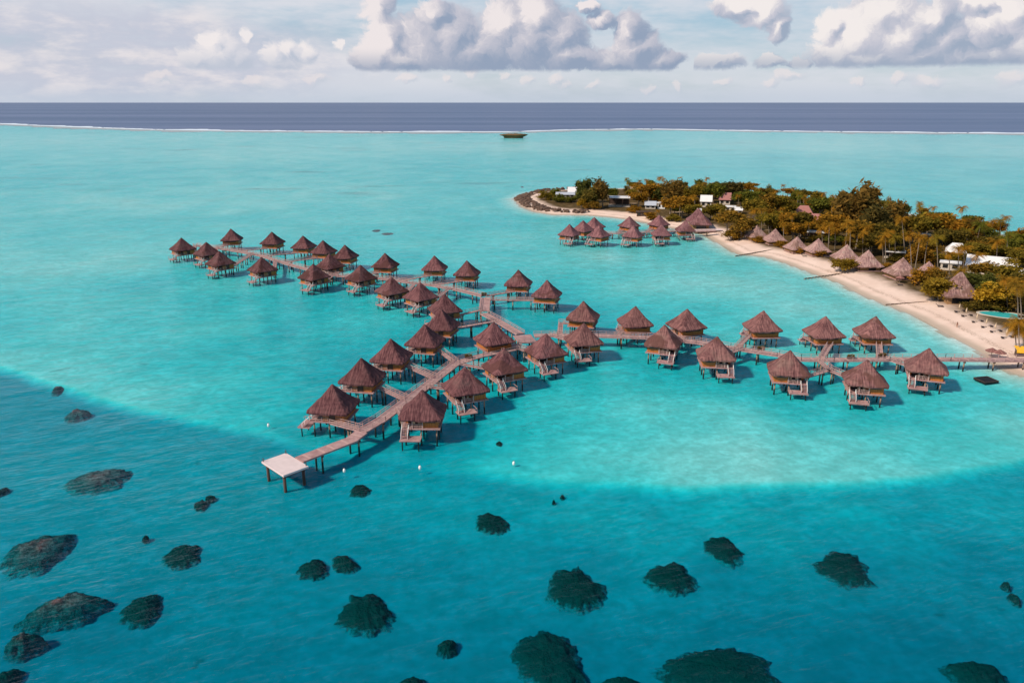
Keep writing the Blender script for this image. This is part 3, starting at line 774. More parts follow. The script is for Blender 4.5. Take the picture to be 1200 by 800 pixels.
# ------------------------------------------------------------------ walkways
def offset_poly(pts, d):
    out = []
    for i, p in enumerate(pts):
        a = pts[max(i-1, 0)]; c = pts[min(i+1, len(pts)-1)]
        t1 = (p-a).normalized() if i else (c-p).normalized(); t2 = (c-p).normalized() if i < len(pts)-1 else t1
        n = Vector((-(t1+t2).y, (t1+t2).x, 0)).normalized()
        k = d / max(.5, n.dot(Vector((-t1.y, t1.x, 0))))
        out.append(p + n*k)
    return out
def walkway(name, label, cat, pts, width, pile_step, group=None, rails=True, th=.3, rail_step=2.4, mat='deck_timber', skip=None, z_drop=0.0):
    """timber deck with edge rails on pairs of piles"""
    pts = [Vector(p) + Vector((0, 0, z_drop)) for p in pts]
    base = Vector((pts[0].x, pts[0].y, 0)); q = [p - base for p in pts]
    root = thing(name, label, cat, base, 0, group)
    Lf, Rt = offset_poly(q, width/2), offset_poly(q, -width/2)
    b = MB(); n = len(q); dz = Vector((0, 0, th))
    vs = Lf + Rt + [v-dz for v in Lf] + [v-dz for v in Rt]; fs = []
    for i in range(n-1):
        fs += [(i, i+1, n+i+1, n+i), (2*n+i, 3*n+i, 3*n+i+1, 2*n+i+1), (i, 2*n+i, 2*n+i+1, i+1), (n+i, n+i+1, 3*n+i+1, 3*n+i)]
    fs += [(0, n, 3*n, 2*n), (n-1, 3*n-1, 4*n-1, 2*n-1)]
    b.add(vs, fs)
    # newer planks standing a hair proud
    for a, c in zip(q[:-1], q[1:]):
        L = (c-a).length; d = (c-a)/L; nn = Vector((-d.y, d.x, 0)); k = int(L/1.1)
        for i in range(k):
            m_ = a + d*(i+.5)*L/max(k, 1)
            if (i*7+3) % 5 < 2: b.bar(m_-nn*(width/2-.12)+Vector((0, 0, .012)), m_+nn*(width/2-.12)+Vector((0, 0, .012)), .5, .03); b.mi[-6:] = [1]*6
    b.build('deck', mat, root)
    if rails:
        for side in (Lf, Rt):
            b = MB(); ins = [s_.lerp(c_, .06) for s_, c_ in zip(side, q)]
            rail(b, ins, 1.0, rail_step, .11); b.build('railing', 'rail_wood', root)
    b = MB(); beams = []; acc = pile_step*.5; 
    for a, c in zip(q[:-1], q[1:]):
        L = (c-a).length; d = (c-a)/L; nn = Vector((-d.y, d.x, 0)); pos = acc
        while pos < L:
            m_ = a + d*pos; wpt = m_+base
            if skip is None or not skip(wpt):
                for e in (-1, 1):
                    f_ = m_ + nn*e*(width/2-.35); f_.z = 0
                    pb = MB(); pb.tube([(0, 0, -2.6), (0, 0, m_.z-th)], [.22, .19], 8); pb.build('pile', 'pile_timber', root, True, f_)
                beams.append((m_-nn*width*.55, m_+nn*width*.55))
            pos += pile_step
        acc = pos - L
    for a, c in beams:
        b = MB(); mid_ = (a+c)/2 - Vector((0, 0, th+.16)); b.bar((a-c)/2, (c-a)/2, .3, .3); b.build('cross_beam', 'dark_timber', root, loc=mid_)
    return root
def D(lst, z=DECK_Z): return [G(a, c, z) for a, c in lst]
P_RIGHT = [(1215, 421.6), (1111, 420.6), (1040, 420.6), (975, 421), (939, 420.6), (912, 415.5), (873, 409.5), (855, 407), (817, 400.5), (793, 398), (757, 395), (701, 393), (653, 392.3), (626, 393)]
P_FRONT = [(606, 402.5), (600, 409), (583, 412.5), (563, 416.3), (550, 420), (534, 425), (512, 442), (494, 455.7), (470, 473.5), (446, 491.5), (423, 504.5)]
P_LINK = [(610, 391), (586, 377), (567, 367)]
P_BEND = [(567.5, 364), (569, 348.5)]
P_LEFT = [(566, 346.5), (538, 339.5), (507, 334), (482, 331), (444, 325.7), (399, 323), (371, 318), (343, 310.7), (305, 299), (272, 293), (229, 287.3)]
walkway('boardwalk', 'long boardwalk running from the island beach to the pier junction', 'boardwalk', D(P_RIGHT), 2.9, 8.0, 'boardwalks of the pier', skip=lambda w: land_z(w) > .3)
walkway('boardwalk', 'diagonal front boardwalk from the junction down toward the bare landing platform', 'boardwalk', D(P_FRONT), 2.9, 7.0, 'boardwalks of the pier')
walkway('boardwalk', 'pale sunlit boardwalk stretch slanting from the junction up to the bend', 'boardwalk', D(P_LINK), 2.9, 7.5, 'boardwalks of the pier')
walkway('boardwalk', 'short wide boardwalk piece standing upright in the picture at the bend', 'boardwalk', D(P_BEND), 3.6, 6.0, 'boardwalks of the pier')
walkway('boardwalk', 'long pale boardwalk running from the bend to the far left huts', 'boardwalk', D(P_LEFT), 2.7, 9.0, 'boardwalks of the pier')
# the square where the arms meet
c_ = G(615, 396.6, DECK_Z)
root = thing('junction_deck', 'square purple deck where the three boardwalks meet', 'deck', (c_.x, c_.y, 0), R(12))
b = MB(); b.box((0, 0, DECK_Z-.17), (5.4, 7.6, .3)); b.build('deck', 'deck_timber', root)
for a in (-2.2, 2.2):
    for e in (-3.2, 0, 3.2):
        b = MB(); b.tube([(0, 0, -2.6), (0, 0, DECK_Z-.32)], .2, 8); b.build('pile', 'pile_timber', root, True, (a, e, 0))
b = MB(); rail(b, [(-2.6, -3.7, DECK_Z-.02), (2.6, -3.7, DECK_Z-.02)]); b.build('railing', 'rail_wood', root)

for pts, short in LINKS:
    walkway('footbridge', 'narrow wooden footbridge leading to the ' + short, 'footbridge', pts, 1.5, 6.5, 'footbridges between boardwalk and huts', True, .22, 1.9, z_drop=-.012)
# seaward ramp and the bare platform
zp = 2.15
quad = [G(a, c, zp) for a, c in ((308.5, 538.8), (338.4, 530.2), (358.2, 546.2), (330, 558.6))]
cen = sum(quad, Vector()) / 4
dx = ((quad[2]-quad[0]).x, (quad[2]-quad[0]).y)
e1 = ((quad[1]-quad[0]) + (quad[2]-quad[3])).to_2d(); e2 = ((quad[3]-quad[0]) + (quad[2]-quad[1])).to_2d()
la, lb_ = e1.length/2, e2.length/2; rz = math.atan2(e1.y, e1.x)
root = thing('landing_platform', 'bare square pale platform on dark legs at the seaward pier end', 'platform', (cen.x, cen.y, 0), rz)
b = MB(); b.box((0, 0, zp-.2), (la, lb_, .4)); b.build('slab', 'pale_plank', root)
b = MB(); b.box((0, 0, zp-.58), (la*.92, lb_*.92, .34)); b.build('beam_frame', 'dark_timber', root)
for a in (-.38, .38):
    for e in (-.38, .38):
        b = MB(); b.tube([(0, 0, -6), (0, 0, zp-.75)], .30, 10); b.build('pile', 'dark_timber', root, True, (a*la, e*lb_, 0))
for a, e in ((-.46, .46), (.46, .46), (.46, -.44)):
    b = MB(); b.bar((0, 0, zp), (0, 0, zp+.8), .14); b.build('bollard', 'dark_timber', root, loc=(a*la, e*lb_, 0))
walkway('gangway', 'low grey gangway without rails joining the front pier to the bare platform', 'gangway', [G(350.5, 538, zp+.25), G(412, 514.5, zp+.25), G(423.5, 505.5, DECK_Z-.02)], 3.0, 9.0, rails=False, th=.35)
# things left on the boardwalk
def make_box():
    root = thing('plant_box', 'box', 'plant box')
    b = MB(); b.box((0, 0, .3), (2.0, .8, .6)); b.box((0, 0, .62), (2.1, .9, .06)); b.build('box', 'dark_timber', root)
    b = MB(); rg = random.Random(5)
    for k in range(90):
        p_ = Vector((rg.uniform(-.9, .9), rg.uniform(-.35, .35), rg.uniform(.66, 1.2))); r_ = rg.uniform(.12, .25); a_ = rg.uniform(0, 6.28)
        u_ = Vector((math.cos(a_), math.sin(a_), rg.uniform(-.6, .6)))*r_; v_ = Vector((-math.sin(a_), math.cos(a_), rg.uniform(-.3, .9)))*r_
        b.add([p_-u_, p_-v_*.6, p_+u_, p_+v_], [(0, 1, 2, 3)])
    b.build('plants', 'leaf', root)
    return root
pb_ = make_box(); fst = True
for px_, py_, lab in ((891.5, 410.3, 'dark plant box on the right boardwalk, left of the tan hut row'), (997, 420.3, 'plant box on the right boardwalk between the two light tan far huts'), (1034, 418.5, 'plant box at the foot of the sixth far side hut footbridge'), (549, 419.6, 'plant box on the front boardwalk beside the hut between the arms'), (567.5, 346.4, 'plant box at the bend of the boardwalk')):
    p_ = G(px_, py_, DECK_Z)
    if fst: o = pb_; fst = False; o.location = p_; o['label'] = lab; o['group'] = 'plant boxes on the boardwalk'
    else: o = dup(pb_, p_, 0, 1, lab, 'plant boxes on the boardwalk')
    o.location.z += .035
# chairs on the front verandas that can be seen
seat = make_seat(); fst = True; CH = [(37, 'second'), (38, 'third'), (39, 'fourth'), (40, 'fifth')]
chair_labels = {22: 'first left hut of the front pier', 23: 'nearest hut right of the front pier', 24: 'second hut right of the front pier', 37: 'second hut of the right pier near side', 38: 'third hut of the right pier near side', 39: 'fourth hut of the right pier near side', 40: 'fifth hut of the right pier near side', 41: 'rightmost hut of the right pier'}
for hi_, who in chair_labels.items():
    if hi_ == 22: continue
    o_, M, s, _ = hut_roots[hi_]
    for k, lx in enumerate((-1.7, -.4)):
        p_ = M @ Vector((lx*s, -3.0, DECK_Z+.002)); rz_ = o_.rotation_euler.z + (k*.5-.25)
        lab = 'canvas chair on the open veranda of the ' + who
        if fst: c = seat; fst = False; c.location = p_; c.rotation_euler = (0, 0, rz_); c['label'] = lab; c['group'] = 'two chairs on the veranda of the ' + who
        else: dup(seat, p_, rz_, 1, lab, 'two chairs on the veranda of the ' + who)

# ------------------------------------------------------------------ coral heads on the lagoon floor
def coral(label, px, py, rx, ry, mat='coral_dark', rot=0.0, seed=0, top=-.7, parts=None, group='dark coral heads under the water'):
    """lumpy mound from the floor up to just under the surface; size read as a spot seen on the surface"""
    c = G(px, py, top); e = G(px+rx, py, top); f_ = G(px, py-ry, top); h_ = G(px, py+ry, top)
    ax_, ay_ = (e-c).length, (f_-h_).length/2
    rg = random.Random(seed); zf = float(seabed_z(np.array([[c.x, c.y]]))[0]) - .15
    ph = [rg.uniform(0, 6.28) for _ in range(6)]
    N, Mr = 84, 16; cr, sr = math.cos(rot), math.sin(rot)
    S_, A_ = np.meshgrid(np.arange(Mr+1)/Mr, 2*np.pi*np.arange(N)/N, indexing='ij'); S_, A_ = S_.ravel(), A_.ravel()
    w_ = 1 + .08*np.sin(2*A_+ph[0]) + .07*np.sin(3*A_+ph[1]) + .04*np.sin(5*A_+ph[2]) + .03*np.sin(9*A_+ph[3])
    x_, y_ = np.cos(A_)*S_, np.sin(A_)*S_
    n_ = fbm(x_*3.2+seed*7.1+40, y_*3.2+seed*3.3+40, 5); n2_ = fbm(x_*9+seed*2.1+40, y_*9+seed*5.3+40, 3)
    n3_ = fbm(x_*24+seed*4.1+40, y_*24+seed*1.3+40, 3)
    q = .98*w_*(1+.36*n_+.28*n2_+.34*n3_*S_**2)
    X_, Y_ = x_*q*ax_, y_*q*ay_
    prof = (1-S_**2.6)*(1+.26*n_+.20*n2_+.12*n3_)
    z_ = np.minimum(zf + (top-zf)*np.clip(prof, 0, 1.15), -.06)
    vs = np.stack([X_*cr-Y_*sr, X_*sr+Y_*cr, z_], -1).tolist()
    b = MB(); fs = [(i*N+k, i*N+(k+1)%N, (i+1)*N+(k+1)%N, (i+1)*N+k) for i in range(Mr) for k in range(N)]
    b.add(vs, fs)
    o = b.build('coral_head', mat, None, True, (c.x, c.y, 0))
    at_ = o.data.attributes.new('rim', 'FLOAT', 'POINT'); at_.data.foreach_set('value', S_.astype(np.float32))
    return tag(o, label, 'coral head', group)
B_, K_ = 'coral_brown', 'coral_dark'
CORALS = [
 ('long reddish coral head left of the bare platform, highest big one on the left', 114, 556, 36, 13, B_, .2),
 ('broad brown coral head touching the left edge of the photo', 42, 638, 40, 20, B_, .35),
 ('long brown coral ridge slanting in the lower left corner', 72, 703, 46, 19, B_, .45),
 ('small brown coral lump at the foot of the long slanting ridge', 26, 744, 23, 11, B_, .2),
 ('dark oval coral head, upper one of the pair left of the centre bottom', 213, 646, 25, 13, K_, .2),
 ('dark round coral head, lower one of the pair in the lower left', 166, 708, 26, 18, K_, .4),
 ('thin brown coral patch near the shelf edge on the left', 90, 481, 14, 6, B_, .1),
 ('tiny brown coral patch right at the shelf edge on the far left', 67, 453, 7, 3, B_, 0),
 ('small dark coral head just below the gangway and bare platform', 422, 571, 13, 8, K_, 0),
 ('heart shaped dark coral head below the middle of the lagoon shelf', 576, 609, 22, 13, K_, .2),
 ('dark coral head, left one of two almost touching', 367, 661, 19, 12, K_, 0),
 ('dark coral head, right one of two almost touching', 403, 655, 14, 13, K_, .6),
 ('large brownish coral head below the two almost touching ones', 428, 712, 31, 28, K_, .5),
 ('small round coral head low in the middle of the photo', 524, 752, 13, 10, K_, 0),
 ('dark coral head cut by the bottom edge left of centre', 481, 797, 18, 12, K_, 0),
 ('squarish dark coral head right of centre', 674, 683, 34, 29, K_, .1),
 ('largest round coral head at the bottom centre with a brown top', 643, 766, 43, 40, K_, .2),
 ('smooth oval dark coral head right of the squarish one', 785, 671, 29, 20, K_, -.2),
 ('dark coral head up and right of the smooth oval one', 847, 639, 25, 15, K_, 0),
 ('wedge shaped dark coral head alone on the right side', 988, 660, 33, 20, K_, -.15),
 ('widest dark coral head at the bottom edge, right of the centre', 842, 780, 70, 34, K_, -.1),
 ('low dark coral head cut by the bottom edge beside the widest one', 727, 797, 28, 12, K_, 0),
 ('dark coral head in the lower right corner of the photo', 1146, 786, 38, 22, K_, -.3),
 ('dark coral head in the lower left corner cut by both edges', 4, 791, 19, 13, K_, 0),
 ('small coral lump near the right edge, upper of two', 1180, 682, 5, 3.5, K_, 0),
 ('small coral lump near the right edge, lower of two', 1190, 697, 7, 5, K_, 0),
 ('tiny dark coral spot in the pale shallows right of the nearest hut', 585, 518, 4.5, 3, K_, 0),
 ('small coral speck just below the bright sand bar', 659, 580, 3.2, 2.0, K_, 0),
 ('very small coral speck left of the one below the sand bar', 649, 586, 2.4, 1.6, K_, 0),
 ('small faint coral lump above the pair in the lower left', 246, 581, 7, 4, K_, .3),
 ('faint coral smear beside the small faint lump in the lower left', 235, 588, 9, 6, K_, .6),
 ('tiny coral dot touching the left edge', 2, 573, 6, 5, K_, 0),
 ('tiny faint coral dot above the dark oval head', 170, 628, 5, 2.5, K_, 0),
 ('small coral dot far out in the lagoon left of the island tip', 612, 219, 2.2, 1.3, K_, 0),
 ('thin coral streak in the far lagoon above the left pier', 441, 270, 6, 1.6, K_, 0),
 ('second thin coral streak in the far lagoon above the left pier, the longer', 454, 273.5, 8, 1.8, K_, 0),
]
for i_, (lab, px_, py_, rx_, ry_, mt_, rt_) in enumerate(CORALS):
    zf_ = float(seabed_z(np.array([[*G(px_, py_)[:2]]]))[0])
    coral(lab, px_, py_, rx_, ry_, mt_, rt_, i_+1, zf_*(.08 if mt_ == B_ else .50))

# ------------------------------------------------------------------ far islet, buoys, raft
c_ = G(602, 162)
root = thing('rock_islet', 'lone flat topped brown rock islet standing on the far reef', 'islet', (c_.x, c_.y+12, 0))
b = MB(); N = 30; rg = random.Random(2); rings = []
for z_, rx_, ry_ in ((-.5, 19, 10), (1.2, 19.5, 10.5), (3.2, 21, 12), (5.0, 27, 14), (6.6, 28, 15), (8.0, 15, 9)):
    rings.append([(math.cos(2*math.pi*k/N)*rx_*rg.uniform(.9, 1.1), math.sin(2*math.pi*k/N)*ry_*rg.uniform(.9, 1.1), z_+rg.uniform(-.3, .3)) for k in range(N)])
b.add([v for r_ in rings for v in r_], [(i*N+k, i*N+(k+1)%N, (i+1)*N+(k+1)%N, (i+1)*N+k) for i in range(5) for k in range(N)] + [tuple(5*N+k for k in range(N))])
b.build('rock', 'islet_rock', root, True)
b = MB()
for k in range(160):
    a_ = rg.uniform(0, 6.28); q_ = math.sqrt(rg.random()); p_ = Vector((math.cos(a_)*q_*26, math.sin(a_)*q_*12, 8.2-2.0*q_+rg.random()*1.3)); r_ = rg.uniform(.5, 1.1)
    u_ = Vector((rg.uniform(-1, 1), rg.uniform(-1, 1), rg.uniform(-.4, .4))).normalized()*r_; v_ = Vector((0, 0, 1)).cross(u_).normalized()*r_*.7+Vector((0, 0, r_*.4))
    b.add([p_-u_, p_-v_, p_+u_, p_+v_], [(0, 1, 2, 3)])
b.build('scrub', 'leaf', root)

def make_buoy():
    root = thing('mooring_buoy', 'buoy', 'buoy', group='white mooring buoys')
    b = MB(); pts = [(0, 0, -.35+.1*i) for i in range(10)]; b.tube(pts, [max(.04, .27*math.sqrt(max(0, 1-((i-4.2)/5)**2))) for i in range(10)], 14)
    b.build('float', 'buoy_plastic', root, True)
    b = MB(); b.tube([(0, 0, .5), (0, 0, .75)], .06, 6); b.build('eye', 'dark_timber', root)
    return root
bu = make_buoy()
for i_, (px_, py_, lab) in enumerate(((403.4, 551.5, 'white round buoy between bare platform and small coral head'), (492, 548, 'white round buoy below the nearest hut'), (602, 543, 'white round buoy over the pale shelf edge right of the nearest hut'), (314.5, 498.4, 'white round buoy left of the front pier on the shelf edge'))):
    if i_ == 0: bu.location = G(px_, py_); bu['label'] = lab
    else: dup(bu, G(px_, py_), 0, 1, lab)

quad = [G(a, c, .25) for a, c in ((1142, 442.3), (1158, 441.3), (1169.5, 447), (1153, 449))]
cen = sum(quad, Vector())/4
e1 = ((quad[1]-quad[0])+(quad[2]-quad[3])).to_2d(); e2 = ((quad[3]-quad[0])+(quad[2]-quad[1])).to_2d()
root = thing('floating_raft', 'black square floating raft beside the right boardwalk near the beach', 'raft', (cen.x, cen.y, 0), math.atan2(e1.y, e1.x))
la, lb_ = e1.length/2, abs(e1.x*e2.y-e1.y*e2.x)/e1.length/2
b = MB()
for i in range(4):
    for k in range(5): b.box((la*(-.5+(i+.5)/4), lb_*(-.5+(k+.5)/5), .1), (la/4-.08, lb_/5-.08, .5))
b.build('float_block', 'black_rubber', root)
b = MB()
for e in (-.5, .5): b.box((0, lb_*e, .38), (la, .14, .12)); b.box((la*e, 0, .38), (.14, lb_-.2, .12))
b.build('frame', 'dark_timber', root)

# ------------------------------------------------------------------ trees
def leafy_mesh(name, mat, lobes, n, size, seed, stretch=1.0, droop=0.0):
    """crown of small leaf sprays spread through uneven lobes"""
    rg = np.random.default_rng(seed); vs = []; fs = []
    wts = np.array([l[3]*l[4]*l[5] for l in lobes])**.7; wts /= wts.sum()
    which = rg.choice(len(lobes), n, p=wts)
    L = np.array(lobes)[which]
    d = rg.normal(size=(n, 3)); d /= np.linalg.norm(d, axis=1)[:, None]
    rad = rg.random(n)**.42*(1+.22*rg.normal(size=n).clip(-1.5, 2))
    c = L[:, :3] + d*rad[:, None]*L[:, 3:6]
    c[:, 2] += 0
    u = rg.normal(size=(n, 3)); u[:, 2] = u[:, 2]*.5 - droop; u /= np.linalg.norm(u, axis=1)[:, None]
    w = rg.normal(size=(n, 3)); v = np.cross(u, w); v /= np.linalg.norm(v, axis=1)[:, None]
    sz = size*(.55+.9*rg.random(n))[:, None]
    A = c-u*sz*stretch; B = c+v*sz*.55; Cc = c+u*sz*stretch; Dd = c-v*sz*.55+u*sz*.2
    V = np.stack([A, B, Cc, Dd], 1).reshape(-1, 3)
    me = bpy.data.meshes.new(name); me.from_pydata(V.tolist(), [], [(4*i, 4*i+1, 4*i+2, 4*i+3) for i in range(n)])
    me.materials.append(MATS[mat]); return me
def trunk_mesh(name, h, r, limbs, seed):
    rg = random.Random(seed); b = MB()
    pts = [(rg.uniform(-.15, .15)*i*.3, rg.uniform(-.15, .15)*i*.3, -.4+h*i/4) for i in range(5)]
    b.tube(pts, [r, r*.85, r*.7, r*.55, r*.4], 8)
    for e in limbs:
        z0 = h*rg.uniform(.45, .8); st = Vector((0, 0, z0)); en = Vector(e)
        b.tube([st, st.lerp(en, .5)+Vector((0, 0, .25)), en], [r*.45, r*.3, r*.12], 6)
    return b.mesh(name, 'bark', True)
def rnd_lobes(seed, n, rx, rz, z0, lean=0):
    rg = random.Random(seed); out = []
    for i in range(n):
        a = rg.uniform(0, 6.28); q = math.sqrt(rg.random())*rx*.72
        zz = z0 + rg.uniform(-.5, .62)*rz*(1-.35*q/rx)
        k = rg.uniform(.30, .55)
        out.append((math.cos(a)*q+lean*(zz-z0), math.sin(a)*q, zz, rx*k, rx*k, rz*k*.85))
    return out
TREE_KINDS = {}
def proto_tree(kind, i):
    """unit trees: 10 m tall, crown about 10 m wide"""
    if (kind, i) in TREE_KINDS: return TREE_KINDS[kind, i]
    sd = len(kind)*131 + ord(kind[0]) + i*17
    if kind == 'broad':
        lob = rnd_lobes(sd, 13, 5.0, 3.6, 6.0); me = leafy_mesh('crown', 'leaf', lob, 2300, .46, sd); tr_ = trunk_mesh('trunk', 6.5, .35, [l[:3] for l in lob[:6]], sd)
    elif kind == 'wild':     # wind torn ironwood
        lob = rnd_lobes(sd, 15, 4.2, 5.0, 5.8, .12); me = leafy_mesh('crown', 'needle', lob, 2300, .42, sd, 1.7, -.25); tr_ = trunk_mesh('trunk', 8.0, .30, [l[:3] for l in lob[:8]], sd)
    elif kind == 'gold':
        lob = rnd_lobes(sd, 16, 5.0, 4.4, 4.6); me = leafy_mesh('crown', 'gold_leaf', lob, 2600, .42, sd); tr_ = trunk_mesh('trunk', 4.0, .35, [l[:3] for l in lob[:5]], sd)
    else:                    # bush: crown down to the ground
        lob = rnd_lobes(sd, 12, 5.0, 5.5, 4.2); me = leafy_mesh('crown', 'leaf', lob, 1700, .5, sd); tr_ = trunk_mesh('trunk', 3.5, .25, [l[:3] for l in lob[:4]], sd)
    TREE_KINDS[kind, i] = (me, tr_); return me, tr_
NT_ = [0]
TREE_SPOTS = []
def tree(label, kind, cx, top, base, wpx, col=(1, 1, 1), group='trees on the island', name=None, dy=0):
    """tree whose foot shows at (cx, base), top at row top and crown wpx wide in the photograph"""
    i = NT_[0]; NT_[0] += 1
    me, tr_ = proto_tree(kind, i % 4)
    p = land(cx, base); dist = p.y
    tz = (SP + (base-400)/F*CP); t_ = CAM_H/tz
    # height that reaches the row 'top' above the foot
    x_, v_ = (cx-600)/F, (top-400)/F
    q = p.y/(CP-v_*SP); H_ = CAM_H - (SP+v_*CP)*q - p.z
    wid = wpx*q/F*(1.22 if kind != 'gold' else 1.05)
    nm = name or {'broad': 'broadleaf_tree', 'wild': 'ironwood_tree', 'gold': 'golden_tree', 'bush': 'shrub'}[kind]
    root = thing(nm, label, 'shrub' if kind == 'bush' else 'tree', p, random.Random(i).uniform(0, 6.28), group)
    zs = {'broad': .104, 'wild': .094, 'gold': .118, 'bush': .115}[kind]
    root.scale = (wid/9.6, wid/9.6, H_*zs)
    c = link('crown', me, root); c.color = (*col, 1)
    link('trunk', tr_, root)
    TREE_SPOTS.append((p.x, p.y, wid/2))
    return root
def frond_mesh(seed, wind=(.55, -.25)):
    rg = random.Random(seed); b = MB(); nf = 26
    for i in range(nf):
        a = 2*math.pi*i/nf + rg.uniform(-.18, .18); up = rg.choice((rg.uniform(-.7, .2), rg.uniform(.1, .9), rg.uniform(.6, 1.6))); L = rg.uniform(2.9, 3.9)
        d = Vector((math.cos(a), math.sin(a), 0)); pts = []; p = Vector((0, 0, 0)); dirn = (d + Vector((0, 0, up))).normalized(); ns = 9
        for k in range(ns+1):
            pts.append(p.copy()); p = p + dirn*L/ns
            dirn = (dirn + Vector((wind[0]*.09, wind[1]*.09, -.155-.02*k))).normalized()
        for k in range(ns):
            t_ = (pts[k+1]-pts[k]).normalized(); sd_ = t_.cross(Vector((0, 0, 1))).normalized(); wl = .95*math.sin(math.pi*min(.98, .16+.84*(k+.5)/ns))**.7
            for e in (-1, 1):
                for h_ in (.15, .65):
                    r0 = pts[k].lerp(pts[k+1], h_); r1 = pts[k].lerp(pts[k+1], h_+.3)
                    tip = r0 + sd_*e*wl*rg.uniform(.75, 1.1) + t_*.42*wl + Vector((0, 0, -.42*wl))
                    b.add([r0, r1, tip], [(0, 1, 2)])
    return b.mesh('crown', 'frond')
FR = [frond_mesh(i) for i in range(4)]
def palm_trunk(seed, bend):
    rg = random.Random(seed); a = rg.uniform(0, 6.28); b = MB()
    pts = [Vector((math.cos(a)*bend*(s_/8)**1.7, math.sin(a)*bend*.6*(s_/8)**1.7, -.3+10.3*s_/8)) for s_ in range(9)]
    b.tube(pts, [.26, .21, .18, .165, .155, .15, .14, .13, .12], 7)
    return b.mesh('trunk', 'bark', True), pts[-1]
PT = [palm_trunk(40+i, bd) for i, bd in enumerate((.5, 1.1, .3, 1.6, .8))]
NP_ = [0]
def palm(label, cx, crown_y, bx, base, col=(1, 1, 1), group='coconut palms on the island', size=1.0):
    i = NP_[0]; NP_[0] += 1
    p = land(bx, base); v_ = (crown_y-400)/F; q = p.y/(CP-v_*SP); H_ = max(4, CAM_H-(SP+v_*CP)*q-p.z)
    X_ = (cx-600)/F*q - p.x
    root = thing('coconut_palm', label, 'palm', p, 0, group)
    tm, tip = PT[i % 5]; rz = random.Random(i).uniform(0, 6.28)
    # lean the trunk so that its head stands where the crown is seen
    k = H_/10
    tr_ = link('trunk', tm, root); tr_.scale = (1, 1, k)
    sh = Matrix.Identity(4)
    head = Vector((tip.x, tip.y, tip.z*k)); lean = math.atan2(X_-tip.x, H_)
    tr_.rotation_euler = (0, lean, 0)
    hd = Matrix.Rotation(lean, 3, 'Y') @ head
    c = link('crown', FR[i % 4], root); c.location = hd; c.rotation_euler = (0, 0, random.Random(i).uniform(-.5, .5)); c.color = (*col, 1)
    c.scale = (size*(.8 if p.y > 430 else 1.0),)*3
    return root
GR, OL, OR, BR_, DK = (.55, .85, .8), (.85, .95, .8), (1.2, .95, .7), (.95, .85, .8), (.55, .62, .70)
# island tip
tree('low green shrub nearest the dark rock breakwater at the island tip', 'bush', 640, 223, 234, 15, OL)
tree('low hedge shrub in front of the pale grey roof at the tip', 'bush', 657, 228, 237, 15, GR)
tree('second hedge shrub before the pale grey roof, nearer the tall trees', 'bush', 671, 229, 237, 15, GR)
tree('low shrub left of the pale grey roof at the island tip', 'bush', 650, 221, 230, 15, GR)
tree('flat topped ironwood behind the white roof at the island tip', 'wild', 682, 208, 238, 20, GR)
tree('tall bushy ironwood, tallest tree near the island tip', 'wild', 706, 205, 243, 24, BR_)
tree('dark ironwood beside the tallest tree at the island tip', 'wild', 692, 217, 244, 20, OL)
tree('golden bush under the ironwoods on the tip beach', 'gold', 681, 232, 244.5, 11, (.75, .75, .8))
tree('small brown bush at the foot of the tip ironwoods', 'bush', 694, 235, 245, 16, BR_)
tree('olive tree just left of the open white roofed pavilion', 'broad', 716, 219, 236, 13, GR)
palm('lone coconut palm rising above the roofs right of the tallest tip tree', 736.5, 212, 735, 230, GR, size=1.25)
tree('brown tree hugging the right side of the open pavilion', 'broad', 748, 224, 243, 18, OR)
tree('low orange shrubs under the open pavilion on the shore', 'bush', 742, 241, 249, 14, OR)
tree('orange crowned tree behind the blue roofed building', 'broad', 760, 215, 238, 22, OR)
tree('leaning tall ironwood with a high brown crown right of the blue roof', 'wild', 786, 206, 243, 26, BR_)
tree('dark spiky tree between the blue roof and the leaning ironwood', 'wild', 770, 216, 238, 16, GR)
tree('orange leafy tree behind the far thatched cluster, left one', 'broad', 785, 232, 256, 22, OR)
tree('orange leafy tree behind the far thatched cluster, right one', 'broad', 799, 229, 256, 24, OR)
tree('olive tree between far thatched cluster and thatched shore pair', 'broad', 812, 238, 258, 20, OL)
tree('small shrub on the shore left of the thatched shore pair', 'bush', 790, 251, 259, 16, OL)
tree('green shrub on the shore directly behind the far thatched cluster', 'bush', 762, 249, 257, 18, OR)
tree('round olive tree behind the small white gable roof, left', 'broad', 820, 216, 237, 20, OL)
tree('dark tree behind the small white gable roof, right', 'broad', 836, 213, 238, 20, GR)
tree('spiky dark ironwood above the purple red roof', 'wild', 850, 210, 236, 20, DK)
tree('wide spiky ironwood right above the purple red roof', 'wild', 861, 212, 236, 16, DK)
tree('round green tree right of the purple red roof', 'broad', 868, 224, 244, 24, GR)
tree('second round green tree right of the purple red roof', 'broad', 882, 222, 246, 20, GR)
tree('dark olive tree before the purple red roof', 'broad', 838, 238, 258, 20, OL)
tree('big brown tree immediately right of the thatched shore pair', 'broad', 851, 245, 277, 28, BR_)
tree('brown bushy tree by the beach corner, left of first beach bungalow', 'broad', 868, 253, 281, 28, BR_)
tree('low brown shrub at the beach corner by the shore deck', 'bush', 858, 266, 281, 22, BR_)
tree('yellow orange tree among the brown ones near the beach corner', 'gold', 862, 247, 262, 12, (.7, .6, .7))
tree('dark olive tree behind the first beach bungalow, left', 'broad', 882, 233, 262, 24, OL)
tree('dark olive tree behind the first beach bungalow, right', 'broad', 896, 226, 257, 22, BR_)
tree('greenish dome shaped tree behind the second beach bungalow', 'broad', 912, 227, 256, 24, OL)
tree('leafy brown tree standing over the second beach bungalow', 'broad', 902, 250, 275, 26, OL)
